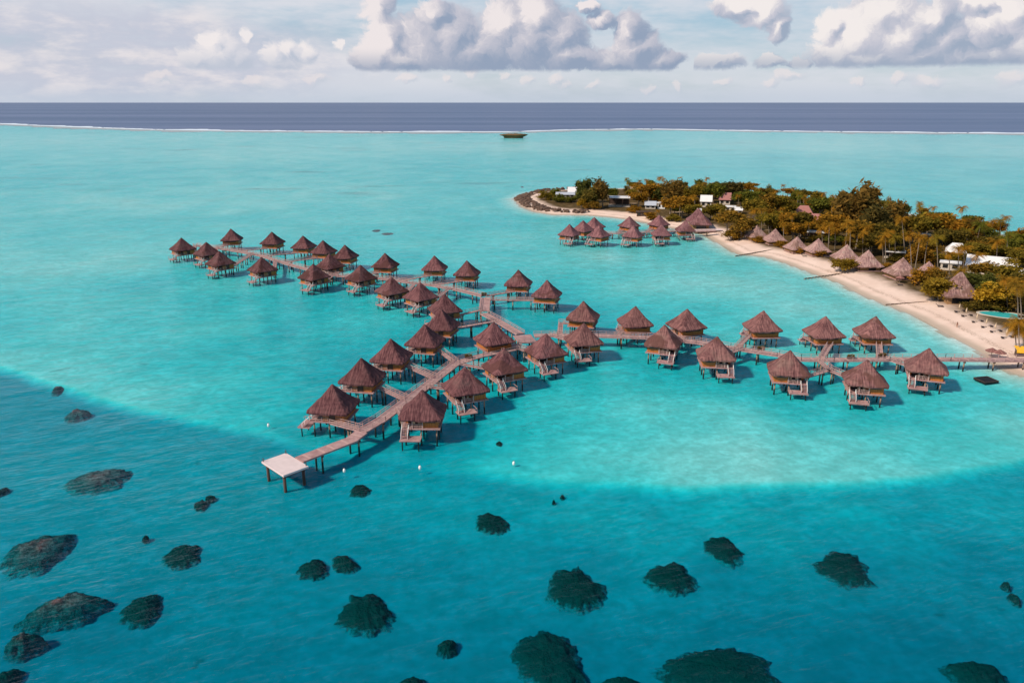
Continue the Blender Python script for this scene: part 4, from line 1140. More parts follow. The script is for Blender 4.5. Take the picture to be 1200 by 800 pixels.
tree('tree crown right above the gap after the second beach bungalow', 'broad', 922, 248, 276, 22, OR)
tree('dark tree below the purple long roof', 'broad', 938, 247, 280, 28, DK)
tree('orange tinted tree over the third beach bungalow', 'broad', 929, 259, 284, 20, OR)
palm('coconut palm rising behind the purple long roof', 938, 231, 937, 252, GR, size=1.2)
tree('green tree right behind the purple long roof', 'broad', 960, 230, 257, 24, GR)
palm('dark palm between purple long roof and the giant ironwood, left', 963, 233, 963, 256, GR, size=1.1)
palm('dark palm between purple long roof and the giant ironwood, right', 975, 236, 976, 262, DK, size=1.1)
tree('giant windswept ironwood, the tallest crown on the island, left half', 'wild', 993, 218, 280, 36, BR_)
tree('giant windswept ironwood, the tallest crown on the island, right half', 'wild', 1011, 213, 278, 36, BR_)
tree('brown tree under the giant ironwoods behind the white flat roof', 'broad', 972, 248, 285, 30, OR)
tree('dark tall tree right below the giant ironwoods', 'wild', 1024, 234, 290, 36, DK)
tree('dark tall tree right of the giant ironwoods with spiky top', 'wild', 1043, 231, 285, 26, BR_)
tree('brown tree beneath the giant ironwoods near the palm row', 'broad', 1003, 256, 292, 28, BR_)
tree('dark brown tree behind the tall straight palm', 'broad', 1036, 258, 297, 26, DK)
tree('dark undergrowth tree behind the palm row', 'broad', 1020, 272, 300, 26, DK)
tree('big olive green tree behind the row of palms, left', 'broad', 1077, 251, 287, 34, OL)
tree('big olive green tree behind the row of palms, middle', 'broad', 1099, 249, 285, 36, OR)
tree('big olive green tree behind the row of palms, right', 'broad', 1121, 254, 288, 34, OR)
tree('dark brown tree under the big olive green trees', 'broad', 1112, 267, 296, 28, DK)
tree('spiky tree at the right end of the big olive green trees', 'wild', 1138, 253, 290, 18, BR_)
tree('low dark trees by the back shore left of the two right palms', 'broad', 1152, 276, 297, 26, DK)
tree('brown tree between the two big white roofs', 'broad', 1140, 283, 305, 24, OL)
tree('tree at the right edge right of the big white roof', 'broad', 1194, 291, 322, 26, OL)
tree('brown dark tree below the big white roof, left', 'broad', 1152, 307, 335, 28, BR_)
tree('brown dark tree below the big white roof, right', 'broad', 1174, 309, 338, 30, OL)
tree('dark tree at the right edge beside the golden bush', 'broad', 1190, 318, 356, 28, DK)
tree('round golden olive bush on the beach left of the big thatched roof', 'gold', 1100, 323, 352, 40, (.62, .68, .9))
tree('bright golden round tree above the pool', 'gold', 1162, 331, 361, 46)
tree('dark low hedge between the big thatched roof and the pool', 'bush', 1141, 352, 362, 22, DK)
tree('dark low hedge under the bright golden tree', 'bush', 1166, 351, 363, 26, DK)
tree('brown bush in front of the half hidden thatched roof', 'bush', 1082, 312, 333, 28, OR)
tree('greyish brown bush beside the half hidden thatched roof', 'bush', 1092, 316, 335, 22, BR_)
tree('golden brown bush on the beach in front of the fifth beach bungalow', 'gold', 987, 302, 319, 27, (.55, .6, .8))
tree('low orange bush before the first beach bungalow', 'bush', 889, 277, 284, 15, OR)
tree('low bush before the third beach bungalow', 'bush', 936, 288, 296, 14, OR)
tree('low bush before the fourth beach bungalow', 'bush', 962, 293, 300, 16, OR)
tree('low bush between the second and third beach bungalows', 'bush', 917, 282, 290, 14, OR)
tree('orange shrub right before the sixth beach bungalow', 'bush', 1008, 305, 312, 12, OR)
tree('bush between the sixth beach bungalow and its left neighbour', 'bush', 1034, 308, 316, 16, OR)
tree('shrub on the sand in front of the seventh bungalow', 'bush', 1052, 312, 320, 18, OR)
tree('shrub below the white hipped roof behind the palm row', 'bush', 1114, 295.5, 308, 24, OL)
tree('second shrub below the white hipped roof, nearer the big white roof', 'bush', 1127, 297, 310, 18, DK)
tree('shrub under the flat roof on posts behind the fourth bungalow', 'bush', 956, 274.5, 284, 20, DK)
tree('shrub under the flat roof left of the tallest straight palm', 'bush', 1049, 297.5, 307, 18, DK)
# palms
PALMS = [
 (1057, 255, 1060.5, 303, OR, 'tallest straight coconut palm, standing right above the seventh bungalow', 1.25),
 (1041, 272, 1043, 302, OR, 'coconut palm left of the tallest straight palm, with yellow fronds', 1.1),
 (1066, 275, 1068, 313, OR, 'yellow coconut palm just right of the tallest straight palm', 1.15),
 (1078, 277, 1072, 316, OR, 'leaning coconut palm in the row, trunk slanting to the right', 1.1),
 (1088, 280, 1083, 315, OR, 'coconut palm in the row with a slanting trunk beside the leaning one', 1.1),
 (1098, 279, 1099, 324, OL, 'coconut palm with the longest bare trunk in the row', 1.2),
 (1113, 297, 1112, 326, OR, 'short coconut palm left of the big thatched roof peak', 1.0),
 (1124, 292, 1122, 320, OR, 'coconut palm behind the big thatched roof, left of two', 1.1),
 (1131, 290, 1128, 320, OR, 'coconut palm behind the big thatched roof, right of two', 1.15),
 (1146, 300, 1138, 328, OR, 'strongly leaning coconut palm between big thatched roof and big white roof', 1.1),
 (963, 268, 964, 296, OR, 'coconut palm above the fourth beach bungalow, left', 1.1),
 (972, 263, 970, 297, OR, 'coconut palm above the fourth beach bungalow, right', 1.15),
 (979, 270, 978, 294, OR, 'small coconut palm between fourth and fifth beach bungalows', 1.0),
 (993, 262, 990, 296, OR, 'coconut palm with bright crown over the fifth beach bungalow', 1.2),
 (997, 268, 997, 304, OR, 'coconut palm in front of the fifth beach bungalow, bare pale trunk', .9),
 (1018, 265, 1019, 297, BR_, 'coconut palm over the sixth beach bungalow with a pale trunk', 1.1),
 (1034, 284, 1035, 308, OR, 'coconut palm right of the sixth beach bungalow, left of a pair', 1.1),
 (1038, 277, 1037, 310, OR, 'coconut palm right of the sixth beach bungalow, right of a pair', 1.1),
 (928, 252, 928.5, 281, OR, 'coconut palm with a pale trunk behind the third beach bungalow', 1.0),
 (1150, 264, 1143, 292, GR, 'dark green coconut palm leaning over the back shore, left of two', 1.5),
 (1169, 283, 1167, 312, OR, 'orange coconut palm in front of the big white roof', 1.3),
 (1181, 276, 1179, 306, GR, 'coconut palm standing over the right end of the big white roof', 1.35),
 (1197, 277, 1194, 297, GR, 'coconut palm at the right edge before open water', 1.3),
 (1189, 382, 1191, 412, OR, 'leaning palm by the yellow beach hut, left of the clump', 1.1),
 (1194, 376, 1196, 416, OR, 'palm of the clump by the yellow beach hut, tallest', 1.2),
 (1199, 386, 1199, 414, OR, 'palm of the clump by the yellow beach hut, at the edge', 1.1),
 (1178, 326, 1181, 365, OR, 'thin palm right of the bright golden tree', 1.0),
 (1192, 331, 1193, 372, OR, 'palm at the right edge above the pool', 1.1),
 (771, 247, 772, 256, OR, 'small palm behind the far thatched cluster', .8),
 (797, 240, 797, 258, BR_, 'pale trunked palm left of the thatched shore pair', .9),
 (885, 246, 884, 268, OR, 'palm just above the first beach bungalow', 1.0),
 (918, 262, 918, 286, OR, 'palm between the second and third beach bungalows', .9),
 (948, 262, 948, 284, OR, 'palm above the gap between third and fourth beach bungalows', 1.0),
 (1011, 274, 1011, 300, OR, 'palm between fifth and sixth beach bungalows', .95),
]
for cx, cy, bx, by, col, lab, sz in PALMS: palm(lab, cx, cy, bx, by, col, size=sz)

# ------------------------------------------------------------------ buildings on the island
def make_bungalow():
    root = thing('beach_bungalow', 'b', 'bungalow', group='thatched bungalows along the beach')
    rf = roof_mb(6.0, 2.3, 8.4, seed=9, sag=.6, cap=.3).build('thatch_roof', 'thatch', root)
    cb = MB(); cb.tube([(0, 0, 8.2), (0, 0, 8.5), (0, 0, 8.75)], [.5, .4, .12], 8); cb.build('ridge_cap', 'thatch', rf)
    b = MB(); b.prism([(-4.4, -4.4), (4.4, -4.4), (4.4, 4.4), (-4.4, 4.4)], -.4, 3.3); b.build('wall', 'brown_wall', root)
    b = MB(); b.box((.8, -4.43, 1.45), (3.2, .06, 2.3)); b.build('sliding_door', 'door_glass', root)
    b = MB(); b.box((0, 0, .18), (10.2, 10.2, .24)); b.build('deck', 'deck_timber', root)
    for a in (-5, 5):
        for e in (-5, 5):
            b = MB(); b.bar((0, 0, .3), (0, 0, 2.4), .22); b.build('post', 'dark_timber', root, loc=(a, e, 0))
    return root
bun = make_bungalow(); fst = True
BUNG = [(887.5, 263.8, 1.0, .35, 'first beach bungalow from the left, purple thatch beside the beach corner trees', 1.12),
 (909, 268.2, 1.0, .3, 'second beach bungalow from the left, wide pointed thatch', 1.14),
 (934.5, 277.4, .95, .4, 'third beach bungalow from the left, ragged thatch partly hidden by bushes', 1.18),
 (959.5, 279.6, 1.0, .35, 'fourth beach bungalow from the left, between bushes and bare trunks', 1.22),
 (993, 286.6, 1.05, .3, 'fifth beach bungalow from the left, behind a golden brown bush', 1.22),
 (1018, 293.2, 1.1, .3, 'sixth beach bungalow from the left, clear pointed thatch facing the sand', 1.25),
 (1058.7, 302, 1.1, .4, 'seventh beach bungalow from the left, behind the tallest straight palm', 1.2),
 (1089, 306.5, 1.1, .4, 'half hidden thatched roof behind brown bushes left of the golden olive bush', 1.15)]
BUNG = [(a_, b_, c_*.87, d_, e_, f_*1.12) for a_, b_, c_, d_, e_, f_ in BUNG]
def put_apex(px_, py_, h):
    p = G(px_, py_, h+1.8)
    for _ in range(3): p = G(px_, py_, h+max(land_z(p), .3))
    return Vector((p.x, p.y, p.z-h))
for cx, cy, sc, tt, lab, tint in BUNG:
    p = put_apex(cx, cy, 8.6*sc); yaw = math.atan2(-p.y, -p.x) + math.atan2(tt, 1-tt) + math.pi/2
    if fst: o = bun; fst = False; o.location = p; o.rotation_euler = (0, 0, yaw); o.scale = (sc,)*3; o['label'] = lab
    else: o = dup(bun, p, yaw, sc, lab)
    paint(o, {'thatch_roof', 'ridge_cap'}, (tint*1.40, tint*1.66, tint*1.62))
# large restaurant roof by the golden bush
p = put_apex(1126.7, 319.0, 10.5)
root = thing('thatched_restaurant', 'big steep thatched roof between the golden olive bush and the bright golden tree', 'restaurant', p, math.atan2(-p.y, -p.x)+.4+math.pi/2)
r1 = roof_mb(6.6, 2.9, 10.5, seed=21, sag=.9).build('thatch_roof', 'thatch', root)
b = MB(); b.prism([(-4.9, -4.9), (4.9, -4.9), (4.9, 4.9), (-4.9, 4.9)], -.4, 3.2); b.build('wall', 'brown_wall', root)
b = MB(); b.box((-.5, -4.93, 1.3), (6, .06, 2.2)); b.build('opening', 'door_glass', root)
paint(root, {'thatch_roof'}, (1.5, 1.7, 1.65))
p = put_apex(1134, 330, 6.5)
# shore pair
for cx, cy, h, hf, nm, lab in ((818.7, 244.0, 10.5, 6.6, 'thatched_lounge', 'rear thatched roof of the shore pair with a pale skylight at its peak'), (822.0, 249.6, 9.6, 6.2, 'thatched_lounge', 'front thatched roof of the shore pair with wooden wall, beside the shore deck')):
    p = put_apex(cx, cy, h)
    root = thing(nm, lab, 'thatched lounge', p, math.atan2(-p.y, -p.x)+.1+math.pi/2)
    r1 = roof_mb(hf, 3.8, h, seed=int(cx), sag=.7).build('thatch_roof', 'thatch', root); paint(root, {'thatch_roof'}, (1.1, 1.02, 1.15))
    b = MB(); b.prism([(-hf*.7, -hf*.7), (hf*.7, -hf*.7), (hf*.7, hf*.7), (-hf*.7, hf*.7)], -.6, 4.2); b.build('wall', 'brown_wall', root)
    b = MB(); b.box((0, -hf*.7-.03, 2.0), (hf*.9, .06, 2.0)); b.build('opening', 'door_glass', root)
    if cy < 246:
        b = MB(); b.box((.6, .8, h-.9), (2.6, 2.0, 1.2)); b.build('skylight', 'white_paint', root)
# far thatched cluster over the water (same huts, warmer and paler)
FARH = [(667.3, 263.0, .70, 'L', 1, 'far small hut at the extreme left of the far thatched cluster', 1.05),
 (683.5, 258.6, .55, 'BL', 1, 'far hut with joined roof in the back of the cluster, left peak', 1.0),
 (696.5, 254.9, .55, 'BL', 1, 'far hut with joined roof in the back of the cluster, right peak', 1.0),
 (702.0, 264.4, .62, 'L', 0, 'far hut in the front of the cluster with a slanting pale platform', 1.05),
 (737.8, 253.8, .55, 'BL', 0, 'far hut in the back row at the middle of the far cluster', 1.02),
 (742.2, 264.6, .75, 'L', 0, 'far hut in the front row at the middle of the far cluster, white veranda', 1.05),
 (772.7, 252.4, .55, 'BL', 0, 'far hut in the back row nearest the orange trees', 1.05),
 (775.6, 263.2, .18, 'R', 0, 'far hut in the front row with a broad white veranda, second from the beach', 1.05),
 (803.8, 258.4, .18, 'R', 1, 'far hut of the cluster closest to the beach, purple roof', 1.05)]
fh = []
for cx, cy, tt, face, mir, lab, tint in FARH:
    p = G(cx, cy, 9.9); p.z = 0
    phi = math.atan2(-p.y, -p.x) + math.atan2(tt, 1-tt) + {'R': 0, 'L': -math.pi/2, 'BL': -math.pi}[face]
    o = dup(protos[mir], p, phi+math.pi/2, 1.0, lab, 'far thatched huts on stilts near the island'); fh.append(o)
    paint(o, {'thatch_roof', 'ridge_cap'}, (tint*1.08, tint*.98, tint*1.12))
walkway('boardwalk', 'far boardwalk joining the far thatched cluster to the beach corner', 'boardwalk', D([(838, 270.5), (812, 271), (795, 270.5), (757, 272), (722, 273.5), (684, 272)]), 2.4, 9.0, 'boardwalks of the pier', rails=True, skip=lambda w: land_z(w) > .3)
walkway('footbridge', 'short footbridge from the far boardwalk to the back row hut by the orange trees', 'footbridge', D([(757, 272), (768, 265)]), 1.5, 7, 'footbridges between boardwalk and huts', z_drop=-.012)
walkway('footbridge', 'short footbridge from the far boardwalk to the middle back row hut', 'footbridge', D([(724, 273.3), (733, 267)]), 1.5, 7, 'footbridges between boardwalk and huts', z_drop=-.012)
walkway('footbridge', 'short footbridge from the far boardwalk to the pair with joined roofs', 'footbridge', D([(709, 273), (699, 268)]), 1.5, 7, 'footbridges between boardwalk and huts', z_drop=-.012)
# shore deck at the beach corner
c_ = land(828, 272.5)
root = thing('shore_deck', 'flat pale timber deck at the beach corner below the thatched shore pair', 'deck', (c_.x, c_.y, 0), R(8))
b = MB(); b.box((0, 0, 1.75), (17, 5.0, .25)); b.build('deck', 'pale_plank', root)
b = MB()
for a in (-8, -4, 0, 4, 8): b.bar((a, -2.2, -1.2), (a, -2.2, 1.62), .25); b.bar((a, 2.2, -.6), (a, 2.2, 1.62), .25)
b.build('support', 'dark_timber', root)

def villa(label, x0, x1, top, bottom, base, roofmat, wallmat='cream_wall', kind='gable', depth=9.0, nm='villa', rz=None, open_=False):
    """house whose roof spans the columns x0..x1 between rows top and bottom, standing at row base"""
    p = land((x0+x1)/2, base); q = p.y/(CP-(base-400)/F*SP); w = (x1-x0)*q/F
    hz = lambda row: CAM_H-(SP+(row-400)/F*CP)*(p.y/(CP-(row-400)/F*SP))-p.z
    he = max(2.6, hz(bottom)); elev = (CAM_H-he)/p.y
    rise = max(1.0, hz(top)-he - depth*.5*elev)
    root = thing(nm, label, 'villa' if nm == 'villa' else nm.replace('_', ' '), p, rz if rz is not None else math.atan2(p.y, p.x)-math.pi/2)
    d2 = depth/2; W2 = w/2
    if open_:
        for a in np.linspace(-W2+.5, W2-.5, 4):
            for e in (.4, depth-.4):
                b = MB(); b.bar((0, 0, -.3), (0, 0, he), .3); b.build('post', 'dark_timber', root, loc=(float(a), e, 0))
        b = MB(); b.box((0, depth-.2, he/2), (w*.9, .2, he)); b.build('back_wall', 'dark_timber', root)
        b = MB(); b.box((0, d2, .15), (w, depth, .3)); b.build('floor_slab', 'cream_wall', root)
    else:
        b = MB(); b.box((0, d2, he/2-.25), (w-1.2, depth-1.2, he+.5)); wl = b.build('wall', wallmat, root)
        n_ = max(2, int(w/3.2))
        for k in range(n_):
            b = MB(); b.box((-W2+.6+(k+.5)*(w-1.2)/n_, .57, he*.55), ((w-1.2)/n_*.55, .08, he*.5)); b.build('window', 'door_glass', root)
    b = MB()
    if kind == 'flat': 
        b.box((0, d2, he+.2), (w, depth, .35)); b.box((0, d2, he+.5), (w*.6, depth*.5, .28))
    elif kind == 'hip':
        v = [(-W2, 0, he), (W2, 0, he), (W2, depth, he), (-W2, depth, he), (-W2*.45, d2, he+rise), (W2*.45, d2, he+rise)]
        v += [(x_, y_, z_-.25) for x_, y_, z_ in v[:4]]
        b.add(v, [(0, 1, 5, 4), (1, 2, 5), (2, 3, 4, 5), (3, 0, 4), (6, 7, 1, 0), (7, 8, 2, 1), (8, 9, 3, 2), (9, 6, 0, 3), (9, 8, 7, 6)])
    else:
        v = [(-W2, -.3, he-.1), (W2, -.3, he-.1), (W2, depth+.3, he-.1), (-W2, depth+.3, he-.1), (-W2, d2, he+rise), (W2, d2, he+rise)]
        v += [(x_, y_, z_-.22) for x_, y_, z_ in v]
        b.add(v, [(0, 1, 5, 4), (2, 3, 4, 5), (6, 10, 11, 7), (8, 11, 10, 9), (0, 6, 7, 1), (2, 8, 9, 3), (0, 4, 10, 6), (4, 3, 9, 10), (1, 7, 11, 5), (5, 11, 8, 2)])
    b.build('roof', roofmat, root)
    return root
villa('white roofed house on the island tip beside the flat topped ironwood', 665, 677, 219, 225, 230, 'roof_sheet', depth=10)
villa('low house with a pale grey blue roof nearest the island tip', 651, 674, 225, 229.5, 232, 'grey_roof', depth=9)
villa('open pavilion with a flat white roof and dark interior at the tip beach', 713, 738, 227, 232.5, 242.5, 'roof_sheet', kind='flat', depth=12, nm='pavilion', open_=True)
villa('pinkish roofed house behind the open pavilion', 738, 756, 219, 223.5, 231, 'cream_wall', depth=9)
villa('blue grey roofed house left of the leaning ironwood', 755, 769, 235.5, 240.5, 245, 'grey_roof', depth=8)
villa('small white block beside the blue grey roofed house', 769.5, 780, 234, 238.5, 245, 'roof_sheet', 'white_paint', kind='flat', depth=6)
villa('white gable roof among the trees above the thatched shore pair', 820, 834, 228.5, 236, 243, 'roof_sheet', depth=8)
villa('purple red tiled roof under the spiky dark ironwoods', 842, 856, 225.5, 234, 240, 'tile_roof', depth=9)
villa('long low white roof behind the brown trees near the beach corner', 843, 862, 239.5, 243, 248, 'roof_sheet', kind='flat', depth=8)
villa('small white roof right end of the long low white roof', 860, 870, 242.5, 247, 251, 'roof_sheet', depth=7)
villa('purple long roof behind the third beach bungalow', 931, 951, 240.5, 249.5, 256, 'tile_roof', kind='hip', depth=11)
villa('small red tiled roof just right of the purple long roof', 947, 959, 250, 257, 263, 'tile_roof', depth=8)
villa('white flat roof on thin posts behind the fourth beach bungalow', 945, 968, 269.5, 273, 281, 'roof_sheet', kind='flat', depth=6, nm='pavilion', open_=True)
villa('white flat roof left of the tallest straight palm', 1037, 1059, 290, 296, 303, 'roof_sheet', kind='flat', depth=7, nm='pavilion', open_=True)
villa('small white roof sunk in the big olive green trees', 1077, 1089, 273, 276.5, 284, 'roof_sheet', kind='flat', depth=6)
villa('white hipped roof with dark vent, behind the palm row', 1107, 1130, 284, 296, 305, 'roof_sheet', kind='hip', depth=12)
villa('big long white roof, largest white roof on the right', 1133, 1186, 299, 313, 322, 'roof_sheet', depth=15)
villa('narrow white roof between two palms left of the big white roof', 1101, 1124, 304.5, 309, 317, 'roof_sheet', kind='flat', depth=6)
villa('pale roof at the right edge below the big white roof', 1187, 1204, 314, 323, 332, 'roof_sheet', depth=9)
villa('dark timber jetty house on the shore behind the far cluster', 745, 764, 246, 249, 254, 'dark_timber', 'dark_timber', kind='flat', depth=5, nm='boathouse')

# the dense grove: trees between and behind the ones above, kept off the roofs, the sand and the pool
CLEAR = [(651, 218, 678, 236, 236), (713, 226, 739, 242, 243), (755, 234, 781, 244, 247), (820, 227, 835, 240, 244), (842, 225, 857, 236, 242), (843, 238, 871, 249, 251), (931, 240, 960, 258, 262), (945, 268, 969, 280, 288), (1037, 288, 1060, 298, 310), (1077, 272, 1090, 278, 285), (1106, 283, 1131, 299, 306), (1132, 298, 1187, 314, 323), (1101, 303, 1125, 311, 318), (1187, 313, 1204, 324, 333),
         (808, 243, 836, 266, 268), (872, 262, 903, 283, 282), (894, 267, 925, 285, 285), (920, 276, 953, 294, 294), (944, 278, 976, 298, 298), (977, 285, 1010, 306, 305), (1000, 292, 1036, 316, 314), (1040, 301, 1077, 322, 322), (1110, 318, 1145, 350, 352), (1160, 358, 1200, 380, 380), (738, 244, 766, 256, 256)]
def project(p):
    dz = p[2]-CAM_H; f_ = p[1]*CP - dz*SP; u_ = p[1]*SP + dz*CP
    return 600 + F*p[0]/f_, 400 - F*u_/f_
feet = np.array([(a_, b_) for a_, b_, _ in TREE_SPOTS])
rg = random.Random(77); placed = []
bx0, bx1 = min(q[0] for q in ISLE), max(q[0] for q in ISLE); by0, by1 = min(q[1] for q in ISLE), max(q[1] for q in ISLE)
cand = [(rg.uniform(bx0, bx1), rg.uniform(by0, by1)) for _ in range(5200)]
csd = isle_sd(np.array(cand)); fl = XY(coast_front)
cfd = seg_dist(np.array(cand), fl)
n_tr = n_pm = 0
for (x_, y_), sd_, fd_ in zip(cand, csd, cfd):
    if sd_ < 6 or fd_ < 27: continue
    z_ = land_z((x_, y_)); bxp, byp = project((x_, y_, z_))
    if bxp < 735 or bxp > 1235: continue
    pal = rg.random() < .30
    H_ = rg.uniform(8, 12.5 if y_ < 430 else 9.5) if pal else rg.uniform(4.5, 9.0); Wd = rg.uniform(7, 11.5)
    if any(math.hypot(x_-a_, y_-b_) < (3.5 if pal else 4.3) for a_, b_ in placed): continue
    if np.min(np.hypot(feet[:, 0]-x_, feet[:, 1]-y_)) < 2.5: continue
    _, typ = project((x_, y_, z_+H_)); hw = Wd/2*F/(y_*CP+68*SP)
    if any(bxp+hw*.8 > a_ and bxp-hw*.8 < c_ and typ < d_ and byp > e_-(8 if not pal else 4) and byp-4 > b_ for a_, b_, c_, d_, e_ in CLEAR): continue
    placed.append((x_, y_))
    zone = 'near the island tip' if bxp < 840 else ('behind the left beach bungalows' if bxp < 970 else ('under the giant ironwoods' if bxp < 1065 else 'around the white roofs on the right'))
    if pal:
        if n_pm >= 80: continue
        n_pm += 1; v_ = typ
        palm('coconut palm in the dense grove ' + zone, bxp+rg.uniform(-2, 2), typ, bxp, byp, rg.choice((OR, OL, OR, BR_)), 'palms of the grove ' + zone, rg.uniform(1.0, 1.3))
    else:
        if n_tr >= 230: continue
        n_tr += 1
        kd = rg.choice(('broad', 'broad', 'bush', 'wild'))
        tree(('bushy shrub' if kd == 'bush' else 'ironwood' if kd == 'wild' else 'leafy brown green tree') + ' in the dense grove ' + zone, kd, bxp, typ, byp, hw*2/1.2, rg.choice((OR, OL, BR_, OR, GR, DK, OL, GR)), ('shrubs' if kd == 'bush' else 'ironwoods' if kd == 'wild' else 'leafy trees') + ' of the grove ' + zone)
print('GROVE', n_tr, n_pm)

# breakwater of dark rocks round the tip
line = XY([(690, 221.5), (650, 223.2), (626, 226), (607, 231.5), (605, 234), (614, 241), (628, 246.5), (650, 250), (690, 251)], 0)
rg = random.Random(33); b = MB()
def boulder(b, c, r):
    vs = []; n = 7
    for i in range(4):
        ph = (-.35+1.0*i/3)*math.pi/2; 
        for k in range(n):
            a = 2*math.pi*k/n; q = r*rg.uniform(.75, 1.15)
            vs.append((c[0]+math.cos(a)*math.cos(ph)*q, c[1]+math.sin(a)*math.cos(ph)*q, c[2]+math.sin(ph)*q*.8))
    b.add(vs, [(i*n+k, i*n+(k+1)%n, (i+1)*n+(k+1)%n, (i+1)*n+k) for i in range(3) for k in range(n)] + [tuple(3*n+k for k in range(n))])
for i_, ((ax, ay), (cx, cy)) in enumerate(zip(line[:-1], line[1:])):
    L = math.hypot(cx-ax, cy-ay); wd = (4, 6, 10, 12, 13, 13, 11, 7)[i_]
    nn = Vector((-(cy-ay), cx-ax)).normalized()
    for k in range(int(L*wd*.16)):
        u_ = rg.random(); v_ = rg.uniform(-.12, .9)
        # inland is on the right of the line as it runs round the tip
        q_ = Vector((ax+(cx-ax)*u_, ay+(cy-ay)*u_)) + nn*v_*wd*(1 if i_ >= 0 else -1)
        boulder(b, (q_.x, q_.y, .1+1.9*math.sin(math.pi*min(1, max(0, v_+.12)))*rg.uniform(.7, 1.1)), rg.uniform(.8, 1.7))
bw = b.build('rock_breakwater', 'rock'); tag(bw, 'dark brown breakwater of piled rocks curving round the island tip', 'breakwater', kind='stuff')

# groynes
for lab, a, c in (('low dark groyne across the beach nearest the shore deck', (862, 299.5), (906, 292.5)), ('low dark groyne by the golden brown beach bush', (943, 326), (993, 319.5)), ('low dark groyne left of the golden olive bush', (1038, 356.5), (1087, 353.5))):
    A_, C_ = G(*a, .3), land(*c); A_.z = .15; C_.z = max(C_.z, .4)+.05
    root = thing('groyne', lab, 'groyne', (A_.x, A_.y, 0)); b = MB()
    d_ = C_-A_; n_ = int(d_.length/1.6)
    for k in range(n_+1):
        f_ = A_+d_*k/n_; b.tube([(f_.x-A_.x, f_.y-A_.y, -.9), (f_.x-A_.x, f_.y-A_.y, f_.z+.18)], .18, 6); b.build('stake', 'bark', root); b = MB()
    b = MB(); b.bar((0, .3, .05), (d_.x, d_.y+.3, d_.z+.05), .22, .4); b.build('plank_wall', 'dark_timber', root)

# ------------------------------------------------------------------ beach things
def make_parasol():
    root = thing('beach_parasol', 'p', 'parasol', group='folded parasols along the sand')
    b = MB(); b.tube([(0, 0, -.2), (0, 0, 2.9)], .05, 8); b.build('pole', 'canvas', root)
    b = MB(); b.tube([(0, 0, 1.25), (0, 0, 1.5), (0, 0, 2.1), (0, 0, 2.75)], [.10, .24, .2, .05], 10); b.build('canopy', 'canvas', root, True)
    b = MB(); b.tube([(0, 0, 0), (0, 0, .12)], .4, 12); b.build('base', 'dark_fabric', root)
    return root
def make_lounger():
    root = thing('sun_lounger', 'l', 'sun lounger', group='dark loungers in pairs by the parasols')
    b = MB(); b.box((0, -.2, .34), (.75, 1.4, .1)); b.build('seat', 'dark_fabric', root)
    b = MB(); b.bar((0, .48, .36), (0, 1.0, .75), .75, .09); b.build('backrest', 'dark_fabric', root)
    b = MB()
    for a in (-.3, .3):
        for e in (-.8, .4): b.bar((a, e, 0), (a, e, .3), .07)
    b.build('leg_frame', 'dark_timber', root)
    return root
par, lou = make_parasol(), make_lounger(); pu = lu = False
spots = [(1123.5, 365, 'leftmost of the row'), (1131.5, 370, 'second from left'), (1144, 377, 'third from left'), (1155, 383, 'fourth from left'), (1165.5, 388.5, 'fifth from left'), (1178.5, 395.5, 'rightmost of the row')]
for px_, py_, w_ in spots:
    p = land(px_, py_); lab = 'folded tan parasol on the sand, ' + w_
    if not pu: pu = True; par.location = p; par['label'] = lab
    else: dup(par, p, 0, 1, lab)
    for e in (-1.1, 1.1):
        q = Vector((p.x+e*1.25, p.y-.6, 0)); q.z = land_z(q)+.05; lab = 'dark sun lounger, ' + ('left' if e < 0 else 'right') + ' one by the folded parasol, ' + w_
        if not lu: lu = True; lou.location = q; lou['label'] = lab; lou.rotation_euler = (0, 0, R(-20)+math.pi)
        else: dup(lou, q, R(-20)+math.pi+e*.05, 1, lab)
for px_, py_, w_ in ((1054, 334.5, 'lone dark lounger below the thatched beach umbrella'), (1065, 329.5, 'lone dark lounger right of the thatched beach umbrella'), (1101, 359.5, 'lone dark lounger below the golden olive bush'), (974, 305.5, 'lone dark lounger left of the golden brown beach bush'), (969, 302, 'lone dark lounger below the fourth beach bungalow'), (928, 297, 'dark lounger on the sand below the third bungalow'), (942, 300.5, 'dark lounger on the sand right of the third bungalow')):
    p = land(px_, py_); p.z += .05; dup(lou, p, R(70), 1.25, w_, 'lone loungers on the sand')
def thatch_umbrella(px_, py_, lab):
    p = land(px_, py_)
    root = thing('thatched_umbrella', lab, 'beach umbrella', p, 0, 'open thatched beach umbrellas')
    b = MB(); b.tube([(0, 0, -.2), (0, 0, 2.5)], .08, 8); b.build('pole', 'bark', root)
    rg_ = random.Random(int(px_)); b = MB(); N = 22
    rings = [[(math.cos(2*math.pi*k/N)*r_*rg_.uniform(.94, 1.05), math.sin(2*math.pi*k/N)*r_*rg_.uniform(.94, 1.05), z_) for k in range(N)] for r_, z_ in ((1.7, 1.95), (1.75, 2.05), (1.0, 2.5), (.15, 2.95))]
    b.add([v for r_ in rings for v in r_], [(i*N+k, i*N+(k+1)%N, (i+1)*N+(k+1)%N, (i+1)*N+k) for i in range(3) for k in range(N)] + [tuple(3*N+k for k in range(N)), tuple(range(N))[::-1]])
    o = b.build('canopy', 'thatch', root); o.color = (1.5, 1.4, 1.3, 1)
thatch_umbrella(1054, 331.5, 'open thatched umbrella on the upper beach below the seventh bungalow')
thatch_umbrella(1161, 419, 'dark open thatched umbrella on the sand by the boardwalk, left of two')
thatch_umbrella(1170, 421, 'dark open thatched umbrella on the sand by the boardwalk, right of two')
